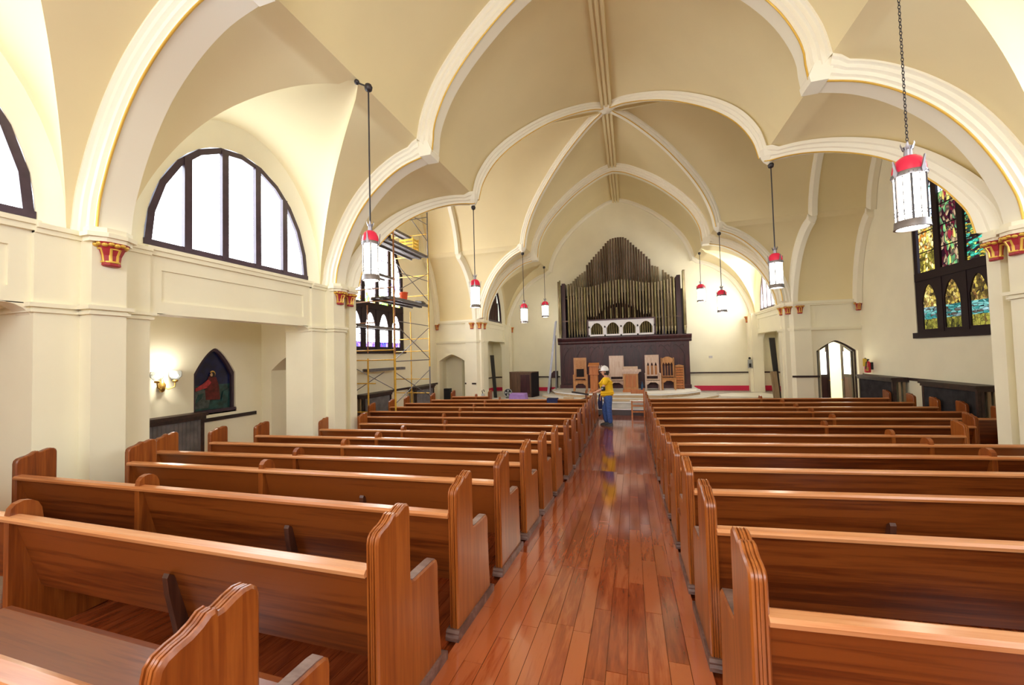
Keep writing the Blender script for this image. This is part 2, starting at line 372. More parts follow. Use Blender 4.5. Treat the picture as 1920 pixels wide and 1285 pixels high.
def bay(s, y0, y1, yc=None, a=LA, yend=None):
    b = MB(); l = MB()
    for lo_hi in ((0, 1) if yc is not None else (0,)):
        rows = []
        for x, z in L:
            hw = a*q_of(x)**.9 if yc is not None else 0
            if yc is None: ya, yb = y0 if not callable(y0) else y0(x), y1 if not callable(y1) else y1(x)
            elif lo_hi == 0: ya, yb = y0, yc-hw
            else: ya, yb = yc+hw, y1
            rows.append([(s*x, ya, z), (s*x, yb, z)])
        b.grid(rows)
    b.build('vault_haunch', M['vault'], ceil_o, 40)
    if yc is not None:
        l.grid(lunette_rows(s, yc, a)); l.build('lunette_vault', M['vault'], ceil_o, 60)
BAYS = [(-4.5, -.75), (-.75, 3.0), (3.0, 6.75)]
for s in (-1, 1):
    for y0, y1 in BAYS: bay(s, y0, y1, (y0+y1)/2)
    bay(s, 6.75, ynear)
    bay(s, yfar, 15.75)
    bay(s, 15.75, YN+.05, 17.5, 1.35)
    bay(s, YS, -4.5)
    for yf in (ynear, yfar):
        w = MB(); w.grid([[(s*x, yf(x), z), (s*(XW+.05), yf(x), z)] for x, z in L]); w.build('vault_haunch', M['vault'], ceil_o, 40)
# ridge boards: three thin bars along the crown
rb = MB()
for xx in (-.115, 0, .115):
    rb.box(xx-.034, xx+.034, YS, YCR-.15, 8.73, 8.83); rb.box(xx-.034, xx+.034, YCR+.15, YN, 8.73, 8.83)
rb.box(-.16, .16, YS, YN, 8.78, 8.88)
tag(rb.build('trim_1', M['vault']), 'grooved ridge board along the crown of the nave vault', 'moulding', kind='structure')
for i, s in enumerate((-1, 1)):
    rb = MB()
    for yy in (-.1, .1): rb.box(s*.15, s*XW, YCR+yy-.035, YCR+yy+.035, 8.73, 8.86)
    tag(rb.build('trim_%d' % (2+i), M['vault']), 'grooved ridge board of the transept vault with the %s' % ('scaffold' if s < 0 else 'arched doorway'), 'moulding', kind='structure')

# ------------------------------------------------------------------ ribs
TN = [3]
def rib(outer, inner, place, sect, label, bead=None, name=None):
    """outer/inner: equal-length (x,z) lists; place(x,z,d)->xyz; sect list of (n 0..1, d)"""
    rings = [[place(o[0]+(i[0]-o[0])*n, o[1]+(i[1]-o[1])*n, d) for n, d in sect] for o, i in zip(outer, inner)]
    TN[0] += 1
    o = MB().loft(rings).build('trim_%d' % TN[0], M['trim'], smooth=35); tag(o, label, 'rib moulding', kind='structure')
    if bead:
        MB().path([place(a[0]+(b[0]-a[0])*bead[0], a[1]+(b[1]-a[1])*bead[0], bead[1]) for a, b in zip(outer, inner)], .014, 6).build('gilt_bead', M['gold'], o, 60)
    return o
def ssect(wd): return [(-.15, -.03), (.12, -.03), (.2, .005), (.42, .005), (.5, .04), (.72, .04), (.8, .075), (1, .075), (1, wd), (-.15, wd)]
def mid_names(y):
    return {3.0: 'beside the first lantern bay', 6.75: 'at the crossing piers', 15.6: 'before the organ', -.75: 'over the rear bay'}[y]
for y0, wd in ((-.75, .4), (3.0, .4), (6.75, .36), (15.6, .3)):
    ya = y0-wd/2
    for s in (-1, 1):
        rib(L, Lin, lambda x, z, d, s=s, ya=ya: (s*x, ya+d, z), ssect(wd), 'ivory moulded lower arch rib with gilt edge %s, on the %s side' % (mid_names(y0), 'scaffold' if s < 0 else 'doorway'), (1.02, .075))
    # upper arch as one piece across, with flat cusp blocks at each end
    cus = [(3.32, 5.75)]; UO = [(x, z) for x, z in U] ; UI = Uin
    full_o = [(-x, z) for x, z in UO] + [(x, z) for x, z in UO[::-1]][1:]
    full_i = [(-x, z) for x, z in UI] + [(x, z) for x, z in UI[::-1]][1:]
    r = rib(full_o, full_i, lambda x, z, d, ya=ya: (x, ya+d, z), ssect(wd), 'ivory moulded upper arch rib with gilt edge %s, spanning the nave' % mid_names(y0), (1.02, .075))
    for s in (-1, 1):
        MB().prism([(3.28, 5.42), (3.06, 5.42), (3.04, 5.52), (3.12, 5.7), (3.4, 5.75)], lambda u, v, w_, s=s: (s*u, w_, v), ya+.02, ya+wd).build('cusp_block', M['trim'], r)
sd = [(-.15, -.13), (.2, -.13), (.3, -.10), (.6, -.10), (.7, -.07), (1, -.07), (1, .07), (.7, .07), (.6, .10), (.3, .10), (.2, .13), (-.15, .13)]
Ldin = [(x+.0, z+.07) for x, z in Lin]
for far in (0, 1):
    for s in (-1, 1):
        dy = 1.01 if far else -2.2; y00 = 14.19 if far else 9.3
        dirv = Vector((s*(XL-CW), dy)).normalized(); nrm = Vector((-dirv.y, dirv.x))
        if nrm.y > 0: nrm = -nrm
        sl = 'scaffold' if s < 0 else 'doorway'
        def pl(x, z, d, s=s, dy=dy, y00=y00, nrm=nrm): 
            y = y00+dy*q_of(x); return (s*x-nrm.x*d, y-nrm.y*d, z)
        r = rib(L, Ldin, pl, sd, 'ivory diagonal lower rib of the crossing, %s corner on the %s side' % ('organ' if far else 'pew', sl), (1.03, -.06))
        MB().lathe([(.02, -.14), (.10, -.06), (.14, .02), (.16, .16)], (s*3.32, y00+.0, 5.56), 8).build('cusp_block', M['trim'], r)
        Udin = [(x*.965, z-.15 if x > .1 else z-.12) for x, z in U]
        k = 1 if far else -1
        d2 = Vector((-s*CW, -k*HY)).normalized(); n2 = Vector((-d2.y, d2.x))
        if n2.y > 0: n2 = -n2
        def pu(x, z, d, s=s, k=k, n2=n2): return (s*x-n2.x*d*.9, YCR+k*HY*x/CW-n2.y*d*.9, z)
        rib(U, Udin, pu, sd, 'ivory diagonal upper rib rising to the crossing boss, %s corner on the %s side' % ('organ' if far else 'pew', sl), (1.05, -.06))
TN[0] += 1
tag(MB().lathe([(.02, 8.70), (.12, 8.70), (.2, 8.74), (.24, 8.86)], (0, YCR, 0), 12).build('trim_%d' % TN[0], M['trim'], smooth=40), 'round ivory boss where the four diagonal ribs meet', 'boss', kind='structure')
# transept ribs
for s in (-1, 1):
    sl = 'scaffold' if s < 0 else 'doorway'
    for xr, nme in ((5.95, 'middle'), (7.42, 'end wall')):
        def plf(x, z, d, s=s, xr=xr): return (s*(xr+d), yfar(x), z)
        def pun(x, z, d, s=s, xr=xr): return (s*(xr+d), YCR+HY*x/CW, z)
        li = [(x-.12*(1 if i < 20 else .6), z-.08) for i, (x, z) in enumerate(L)]
        # offsets live along the lobe normal in plan
        def plf2(x, z, d, s=s, xr=xr): return (s*(xr+d-(.33*q_of(x) if xr < 7 else 0)), yfar(x), z)
        rib(L, [(x-.36, z-.14) for x, z in L], plf2, [(-.3, -.11), (.5, -.11), (1, -.07), (1, .07), (.5, .11), (-.3, .11)], 'slim lower wall rib at the transept %s, %s side' % (nme, sl))
        rib(U, [(x*.94, z-.14) for x, z in U], pun, [(-.3, -.11), (.5, -.11), (1, -.07), (1, .07), (.5, .11), (-.3, .11)], 'slim upper vault rib at the transept %s, %s side' % (nme, sl))
# end wall arch rib
fo = [(-x, z) for x, z in U]+[(x, z) for x, z in U[::-1]][1:]; fi = [(-x*.95, z-.13) for x, z in U]+[(x*.95, z-.13) for x, z in U[::-1]][1:]
rib(fo, fi, lambda x, z, d: (x, YN-.14+d, z), [(-.2, 0), (.6, 0), (1, .06), (1, .14), (-.2, .14)], 'plain ivory wall arch behind the organ pipes')
for s in (-1, 1):
    rib(L, [(x-.13, z-.1) for x, z in L], lambda x, z, d, s=s: (s*x, YN-.14+d, z), [(-.2, 0), (.6, 0), (1, .06), (1, .14), (-.2, .14)], 'plain ivory lower wall arch beside the organ on the %s side' % ('scaffold' if s < 0 else 'doorway'))

# ------------------------------------------------------------------ walls
def arch_z(v, zs, za, p): return zs+(za-zs)*(1-abs(v)**p)
def arch_wall(mb, f, u0, u1, z0, z1, ua, ub, zsill, zs, za, p, depth, n=16, back=True):
    """wall in (u,z) with thickness; f(u,z,d)->xyz, d=0 room face"""
    def q(a, b, c, d_): mb.add([a, b, c, d_], [(0, 1, 2, 3)])
    for d in ((0, depth) if back else (0,)):
        q(f(u0, z0, d), f(ua, z0, d), f(ua, z1, d), f(u0, z1, d)); q(f(ub, z0, d), f(u1, z0, d), f(u1, z1, d), f(ub, z1, d))
        if zsill > z0: q(f(ua, z0, d), f(ub, z0, d), f(ub, zsill, d), f(ua, zsill, d))
    us = [ua+(ub-ua)*i/n for i in range(n+1)]; zz = [arch_z(2*i/n-1, zs, za, p) for i in range(n+1)]
    for i in range(n):
        for d in ((0, depth) if back else (0,)): q(f(us[i], zz[i], d), f(us[i+1], zz[i+1], d), f(us[i+1], z1, d), f(us[i], z1, d))
        q(f(us[i], zz[i], 0), f(us[i+1], zz[i+1], 0), f(us[i+1], zz[i+1], depth), f(us[i], zz[i], depth))
    q(f(ua, zsill, 0), f(ua, zs, 0), f(ua, zs, depth), f(ua, zsill, depth)); q(f(ub, zsill, 0), f(ub, zs, 0), f(ub, zs, depth), f(ub, zsill, depth))
    if zsill > z0: q(f(ua, zsill, 0), f(ub, zsill, 0), f(ub, zsill, depth), f(ua, zsill, depth))
SW0, SW1, SWS, SWJ, SWA = 9.58, 12.68, 1.86, 4.6, 6.4     # stained windows
AW0, AW1 = 5.42, 6.24                                     # aisle picture window
left = MB()
fl_ = lambda u, z, d: (-XW-d, u, z)
arch_wall(left, fl_, 7.1, 15.3, -1.2, 9.2, SW0, SW1, SWS, SWJ, SWA, 1.9, .3)
arch_wall(left, fl_, 4.3, 7.1, -1.2, 2.7, AW0, AW1, .60, 1.38, 1.88, 1.6, .3)
left.add([fl_(YS, -1.2, 0), fl_(4.3, -1.2, 0), fl_(4.3, 2.7, 0), fl_(YS, 2.7, 0)], [(0, 1, 2, 3)])
tag(left.build('wall_left', M['wall'], recalc=False), 'cream outer wall on the scaffold side', 'wall', kind='structure')
right = MB(); fr_ = lambda u, z, d: (XW+d, u, z)
arch_wall(right, fr_, 7.1, 15.3, -1.2, 9.2, SW0, SW1, SWS, SWJ, SWA, 1.9, .3)
right.add([fr_(YS, -1.2, 0), fr_(7.1, -1.2, 0), fr_(7.1, 2.7, 0), fr_(YS, 2.7, 0)], [(0, 1, 2, 3)])
tag(right.build('wall_right', M['wall'], recalc=False), 'cream outer wall with the dark stained glass window', 'wall', kind='structure')
tag(MB().add([(-6.6, YN, -1), (6.6, YN, -1), (6.6, YN, 9.4), (-6.6, YN, 9.4)], [(0, 1, 2, 3)]).build('wall_end', M['wall']), 'cream end wall behind the pipe organ', 'wall', kind='structure')
rw = MB(); frr = lambda u, z, d: (u, YS-d, z)
arch_wall(rw, frr, -7.6, 7.6, -1.2, 9.4, -3.0, 3.0, 2.6, 4.6, 7.6, 1.9, .2)
tag(rw.build('wall_rear', M['wall'], recalc=False), 'cream rear wall with the added fill-light window', 'wall', kind='structure')
# transept side walls
for s, nme in ((-1, 'left'), (1, 'right')):
    fw_ = MB(); ff = lambda u, z, d, s=s: (s*u, YX1+d, z)
    if s < 0: arch_wall(fw_, ff, 5.45, XW+.05, -1.2, 3.2, 6.22, 7.38, -1.2, 1.42, 1.69, 1.4, .35)
    else: arch_wall(fw_, ff, 5.4, XW+.05, -1.2, 3.2, 6.26, 7.38, -1.2, 1.48, 1.82, 1.4, .35)
    fw_.add([ff(5.45, 3.2, 0), ff(XW+.05, 3.2, 0), ff(XW+.05, 9.2, .0), ff(5.45, 9.2, .0)], [(0, 1, 2, 3)])
    tag(fw_.build('wall_transept_%s' % nme, M['wall'], recalc=False), 'cream transept wall with the %s' % ('small arched niche beside the scaffold' if s < 0 else 'arched doorway'), 'wall', kind='structure')
    nw = MB(); fn = lambda u, z, d, s=s: (s*u, YX0+.15-d, z)
    arch_wall(nw, fn, 5.6, XW+.05, -1.2, 9.2, 5.95, 7.22, -1.2, 1.38, 1.74, 1.5, .4)
    tag(nw.build('wall_aisle_arch_%s' % nme, M['wall'], recalc=False), 'cream cross wall with arch from aisle to transept on the %s side' % ('scaffold' if s < 0 else 'doorway'), 'wall', kind='structure')
    tag(MB().box(s*5.7, s*(XW+.1), YS, 7.0, 2.62, 2.72).build('ceiling_aisle_%s' % nme, M['wall']), 'flat low aisle ceiling on the %s side' % ('scaffold' if s < 0 else 'doorway'), 'ceiling', kind='structure')
    # lunette end walls with window holes
    for k, (y0, y1) in enumerate(BAYS+[(15.75, 19.2)]):
        ch = k == 3; yc = 17.5 if ch else (y0+y1)/2; a = 1.35 if ch else LA; wa = 1.15 if ch else 1.38
        xw = XL+.13; b = MB(); row0 = []; row1 = []
        for i in range(25):
            th = (-90+180*i/24)*PI/180
            row0.append((s*XL, yc+a*math.sin(th), 3.1+(LT-3.1)*math.cos(th)))
            row1.append((s*xw, yc+(0 if ch else .05)+wa*math.sin(th), 3.19+(5.05-3.19)*math.cos(th)))
        b.grid([row0, row1])
        b.add([row0[0], row1[0], row1[-1], row0[-1]], [(0, 1, 2, 3)])
        TN[0] += 1
        tag(b.build('wall_lunette_%s_%d' % (nme, k+1), M['wall'], smooth=50), 'splayed plaster surround of the %s lunette on the %s side' % (('rear', 'near', 'middle', 'chancel')[k], 'scaffold' if s < 0 else 'doorway'), 'wall', kind='structure')
        # header beam with sunk panel
        h = MB(); ya, yb = y0+.5, y1-.5
        if ch: ya, yb = 15.85, 18.75
        X0, X1 = s*XL, s*(XL+.25)
        z0, z1 = 2.25, 3.1; pa, pb = ya+.18, yb-.18; za, zb = 2.42, 2.84
        h.box(X0, X1, ya, yb, z0, za); h.box(X0, X1, ya, yb, zb, z1); h.box(X0, X1, ya, pa, za, zb); h.box(X0, X1, pb, yb, za, zb); h.box(s*(XL+.03), X1, pa, pb, za, zb)
        h.box(s*(XL-.05), s*XL, ya-.02, yb+.02, 3.02, 3.08); h.box(s*(XL-.08), s*(XL+.12), ya-.02, yb+.02, 3.08, 3.13)
        for (yy, dr) in ((ya, 1), (yb, -1)):
            pr = [(0, 2.26), (.26, 2.26)]+[(.26*(1-math.sin(t*PI/12)), 2.26-.2*(1-math.cos(t*PI/12))) for t in range(1, 6)]+[(0, 2.04)]
            h.prism(pr, lambda u, v, w_, yy=yy, dr=dr: (w_, yy+dr*u, v), s*XL, s*(XL+.25))
        TN[0] += 1
        tag(h.build('trim_%d' % TN[0], M['wall'], recalc=True), 'cream header beam with sunk panel under the %s lunette on the %s side' % (('rear', 'near', 'middle', 'chancel')[k], 'scaffold' if s < 0 else 'doorway'), 'beam', kind='structure')
    # chancel recess
    rc = MB()
    rc.add([(s*6.35, 15.2, -1), (s*6.35, YN, -1), (s*6.35, YN, 3.2), (s*6.35, 15.2, 3.2)], [(0, 1, 2, 3)])
    rc.box(s*5.7, s*6.4, 15.3, YN, 2.6, 2.7)
    tag(rc.build('wall_recess_%s' % nme, M['wall'], recalc=False), 'cream recess wall beside the organ platform on the %s side' % ('scaffold' if s < 0 else 'doorway'), 'wall', kind='structure')
    tag(MB().box(s*5.35, s*5.75, 18.75, YN, -1, 3.1).box(s*5.25, s*5.4, 18.85, 19.1, -1, 3.0).build('pillar_%s_end' % nme, M['wall']), 'cream corner pilaster beside the end wall on the %s side' % ('scaffold' if s < 0 else 'doorway'), 'pillar', kind='structure')

# ------------------------------------------------------------------ pillars with bands and corbels
def corbel(parent, s, x, y, zt=2.98, axis='x', sc=1.0):
    """painted bracket: flared bell with gilt leaf ball row; projects to -s in x (axis x) or -y"""
    e = link('corbel', None, parent); e.empty_display_size = .05
    def fp(u, v, w_): return (x-s*u, y+w_, zt+v) if axis == 'x' else (x+w_, y-u, zt+v)
    bell = MB(); rings = []
    sc *= .86
    for z, r, wd in ((-.26, .075, .075), (-.25, .09, .09), (-.21, .085, .085), (-.14, .09, .095), (-.07, .12, .12), (0, .17, .16)):
        r *= sc; wd *= sc
        rings.append([fp(0, z, -wd), fp(r*.7, z, -wd), fp(r, z, -wd*.5), fp(r, z, wd*.5), fp(r*.7, z, wd), fp(0, z, wd)])
    bell.loft(rings); bell.build('bell', M['red'], e)
    rim = MB()
    for k in range(9):
        a = -PI/2+PI*k/8; rim.ball(fp(sc*.135*math.cos(a)+.01, -.028+.010*(k % 2), sc*.15*math.sin(a)), .040*sc, 8, (1, 1, .75))
    rim.path([fp(sc*.115*math.cos(-PI/2+PI*k/8), -.065, sc*.125*math.sin(-PI/2+PI*k/8)) for k in range(9)], .016*sc, 6)
    rim.build('gilt_leaf_rim', M['gold'], e, 60)
    lf = MB()
    for k in range(4):
        a = -PI/2+PI*(k+.5)/4; c_, s_ = math.cos(a), math.sin(a)
        lf.path([fp(sc*.125*c_, -.06, sc*.125*s_), fp(sc*.092*c_, -.13, sc*.097*s_), fp(sc*.088*c_, -.21, sc*.088*s_)], .019*sc, 6)
    lf.path([fp(sc*.092*math.cos(-PI/2+PI*k/8), -.212, sc*.092*math.sin(-PI/2+PI*k/8)) for k in range(9)], .014*sc, 6)
    lf.build('gilt_leaf', M['gold'], e, 60)
    return e
def abacus(mb, s, x, y, w=.2, proj=.28, z=2.98):
    for k, (o, za, zb) in enumerate(((0, z, z+.05), (.03, z+.05, z+.10), (.0, z+.10, z+.16))):
        pr = [(0, -w-o), (proj*.55+o, -w-o), (proj+o, -w*.45), (proj+o, w*.45), (proj*.55+o, w+o), (0, w+o)]
        mb.prism(pr, lambda u, v, w_, s=s, x=x, y=y: (x-s*u, y+v, w_), za, zb)
def nave_pillar(s, yc, label):
    p = MB(); yl, yh = yc-.52, yc+.52
    p.box(s*5.5, s*6.15, yl, yh, -1.2, 3.1); p.box(s*5.3, s*5.5, yc-.16, yc+.16, -1.2, 3.1)
    for z in (2.16,):
        for o, za, zb in ((.03, z, z+.03), (.012, z+.03, z+.055), (.05, z+.055, z+.10)):
            p.box(s*(5.5-o), s*(6.15), yl-o, yh+o, za, zb); p.box(s*(5.3-o), s*5.5, yc-.16-o, yc+.16+o, za, zb)
    for o, za, zb in ((.03, 3.0, 3.05), (.06, 3.05, 3.1)):
        p.box(s*(5.5-o), s*6.15, yl, yh, za, zb)
    abacus(p, s, 5.38*s, yc, .2, .2)
    o = tag(p.build('pillar_%s_%s' % ('left' if s < 0 else 'right', {-.75: 'rear', 3.0: 'near', 6.75: 'crossing'}[yc]), M['wall']), label, 'pillar', kind='structure')
    c = corbel(o, s, 5.3*s, yc)
    if yc == 6.75: corbel(o, s, 5.33*s, yc+.34)
    return o
for s in (-1, 1):
    sd_ = 'scaffold' if s < 0 else 'doorway'
    nave_pillar(s, -.75, 'cream rear nave pillar on the %s side' % sd_)
    nave_pillar(s, 3.0, 'cream nave pillar with gold and red corbel nearest the rear pews, %s side' % sd_)
    p = nave_pillar(s, 6.75, 'cream crossing pillar with paired red and gold corbels, %s side' % sd_)
    # transept-side face of the crossing pier
    q = MB().box(s*5.42, s*5.9, 7.2, 7.42, -1.2, 3.05)
    abacus(q, s, 5.45*s, 7.12, .2, .2); q.build('pilaster', M['wall'], p)
    # far crossing pier
    f = MB(); f.prism([(5.42, 15.9), (5.42, 15.35), (5.62, 15.08), (6.1, 15.08), (6.1, 15.9)], lambda u, v, w_, s=s: (s*u, v, w_), -1.2, 3.05)
    for o_, za, zb in ((.03, 2.16, 2.2), (.05, 2.2, 2.26), (.03, 2.98, 3.03), (.08, 3.03, 3.12)):
        f.prism([(5.42-o_, 15.9), (5.42-o_, 15.33), (5.60, 15.08-o_), (7.5 if za < 2.9 else 7.5, 15.08-o_*.6+.1), (7.5, 15.3), (6.1, 15.9)], lambda u, v, w_, s=s: (s*u, v, w_), za, zb)
    fo = tag(f.build('pillar_%s_far' % ('left' if s < 0 else 'right'), M['wall']), 'cream far crossing pier with three small corbels, %s side' % sd_, 'pillar', kind='structure')
    corbel(fo, s, s*5.80, 15.08, 2.98, 'y', .85); corbel(fo, s, s*5.50, 15.2, 2.98, 'y', .95); corbel(fo, s, s*5.42, 15.5, 2.98, 'x', .85)
    corbel(fo, s, s*7.42, 15.15, 3.0, 'y', .75)
    corbel(fo, s, s*5.25, 18.97, 3.0, 'x', .7)

# ------------------------------------------------------------------ rails, baseboards
def strip(name, pts, z0, z1, th, m, label, cat, zoff=None):
    mb = MB()
    for a, b in zip(pts[:-1], pts[1:]):
        a_, b_ = Vector((*a[:2], 0)), Vector((*b[:2], 0)); d = (b_-a_).normalized(); n = Vector((-d.y, d.x, 0))*th
        za0, za1 = (z0+(a[2] if len(a) > 2 else 0)), (z1+(a[2] if len(a) > 2 else 0)); zb0, zb1 = (z0+(b[2] if len(b) > 2 else 0)), (z1+(b[2] if len(b) > 2 else 0))
        mb.add([(*(a_)[:2], za0), (*(b_)[:2], zb0), (*(b_+n)[:2], zb0), (*(a_+n)[:2], za0), (*(a_)[:2], za1), (*(b_)[:2], zb1), (*(b_+n)[:2], zb1), (*(a_+n)[:2], za1)],
               [(3, 2, 1, 0), (4, 5, 6, 7), (0, 1, 5, 4), (1, 2, 6, 5), (2, 3, 7, 6), (3, 0, 4, 7)])
    return tag(mb.build(name, m), label, cat, kind='structure')
def T(): TN[0] += 1; return 'trim_%d' % TN[0]
strip(T(), [(-7.5, 2.9, 0), (-7.5, 6.7, .0)], .44, .51, -.03, M['rail'], 'dark chair rail on the aisle wall below the arched picture window', 'chair rail')
strip(T(), [(-7.5, 7.3), (-7.5, 15.2)], .44, .51, -.03, M['rail'], 'dark chair rail on the wall behind the scaffold', 'chair rail')
strip(T(), [(-6.2, 15.2), (-5.66, 15.06)], .44, .50, -.03, M['rail'], 'short dark chair rail on the pier beside the niche', 'chair rail')
strip(T(), [(-6.34, 15.9), (-6.34, 19.17), (-2.9, 19.17)], .46, .52, -.03, M['rail'], 'dark chair rail on the chancel walls behind the ladder', 'chair rail')
strip(T(), [(7.5, 7.3), (7.5, 15.2)], .66, .73, .03, M['rail'], 'dark chair rail on the wall with the fire extinguisher', 'chair rail')
strip(T(), [(5.5, 15.06), (6.26, 15.06)], .63, .69, -.03, M['rail'], 'short dark chair rail beside the arched doorway', 'chair rail')
strip(T(), [(6.34, 15.9), (6.34, 19.17), (2.85, 19.17)], .58, .64, .03, M['rail'], 'dark chair rail on the pale wall beside the organ', 'chair rail')
strip('baseboard_left', [(-6.33, 15.9), (-6.33, 19.16), (-2.8, 19.16)], -.22, -.02, -.03, M['crimson'], 'crimson baseboard behind the ladder and brown cabinet', 'baseboard')
strip('baseboard_right', [(6.33, 15.9), (6.33, 19.16), (3.1, 19.16)], -.17, .04, .03, M['crimson'], 'crimson baseboard along the pale wall beside the organ', 'baseboard')
strip('baseboard_aisle', [(-7.47, -2), (-7.47, 4.6, -.3)], -.22, .02, -.03, M['crimson'], 'crimson baseboard in the side aisle behind the nearest pillar', 'baseboard')

# ------------------------------------------------------------------ windows
def lunette_window(n, s, yc, wa, label, dark=False, mul=(-.87, -.3, .3, .87), pm='pane'):
    x0 = s*(XL+.12); root = thing('window_%d' % n, (0, 0, 0), label, 'window'); root['kind'] = 'structure'
    sc = wa/1.43; zb, zt = 3.19, 5.05
    def arc(a, h, k=12): return [(yc+a*math.sin((-90+180*i/k)*PI/180), zb+h*math.cos((-90+180*i/k)*PI/180)) for i in range(k+1)]
    o_, i_ = arc(wa, zt-zb), arc(wa-.085, zt-zb-.085)
    fr = MB(); fr.loft([[(x0, *a), (x0+s*.08, *a), (x0+s*.08, *b), (x0, *b)] for a, b in zip(o_, i_)])
    fr.box(x0-s*.006, x0+s*.086, yc-wa-.004, yc+wa+.004, zb-.004, zb+.075); fr.build('frame', M['frame'], root)
    cuts = [yc+m*sc for m in mul]; zr = lambda y, e=.05: zb+(zt-zb-e)*math.sqrt(max(0, 1-((y-yc)/(wa-e))**2))
    if not dark:
        for c in cuts: MB().box(x0-s*.015, x0+s*.07, c-.052, c+.052, zb+.03, zr(c)).build('mullion', M['frame'], root)
    ed = [yc-wa+.05]+cuts+[yc+wa-.05]
    if dark:
        MB().add([(x0+s*.25, y, z) for y, z in arc(wa, zt-zb)], [tuple(range(13))]).build('back_board', M['dark'], root)  # dark board painted in for the unlit chamber behind the slats
        k = 0; y = yc-wa+.12
        while y < yc+wa-.05:
            MB().box(x0+s*.1, x0+s*.13, y-.05, y+.05, zb+.02, zr(y, .1)).build('slat', M['case'], root); y += .19
        return
    for a, b in zip(ed[:-1], ed[1:]):
        us = [a+(b-a)*i/6 for i in range(7)]
        poly = [(x0+s*.05, a, zb+.04), (x0+s*.05, b, zb+.04)]+[(x0+s*.05, u, max(zb+.045, zr(u))) for u in us[::-1]]
        MB().add(poly, [tuple(range(len(poly)))]).build('pane', M[pm], root)
n = 0
for s in (-1, 1):
    sd_ = 'scaffold' if s < 0 else 'doorway'
    for k, (y0, y1) in enumerate(BAYS):
        n += 1; lunette_window(n, s, (y0+y1)/2+.05, 1.38, 'white daylit half-round window with dark mullions, %s bay on the %s side' % (('rear', 'near', 'middle')[k], sd_))
n += 1; lunette_window(n, -1, 17.5, 1.15, 'dark half-round opening with vertical slats beside the ladder', True)
n += 1; lunette_window(n, 1, 17.5, 1.15, 'daylit half-round window high beside the organ', pm='panechancel')
n += 1
rwn = thing('window_%d' % n, (0, 0, 0), 'unseen glowing window added in the rear wall to light the nave', 'window'); rwn['kind'] = 'structure'  # unseen window, added to light the nave from behind the camera
for i in range(4):
    a, b = -3+1.5*i+.04, -3+1.5*(i+1)-.04; us = [a+(b-a)*j/6 for j in range(7)]
    pts = [(a, YS-.1, 2.64), (b, YS-.1, 2.64)]+[(u, YS-.1, arch_z(u/3.0, 4.58, 7.56, 1.9)) for u in us[::-1]]
    MB().add(pts, [tuple(range(len(pts)))]).build('pane', M['panerear'], rwn)
    if i: MB().box(a-.08, a, YS-.14, YS-.04, 2.6, arch_z((a-.04)/3.0, 4.6, 7.6, 1.9)).build('mullion', M['frame'], rwn)

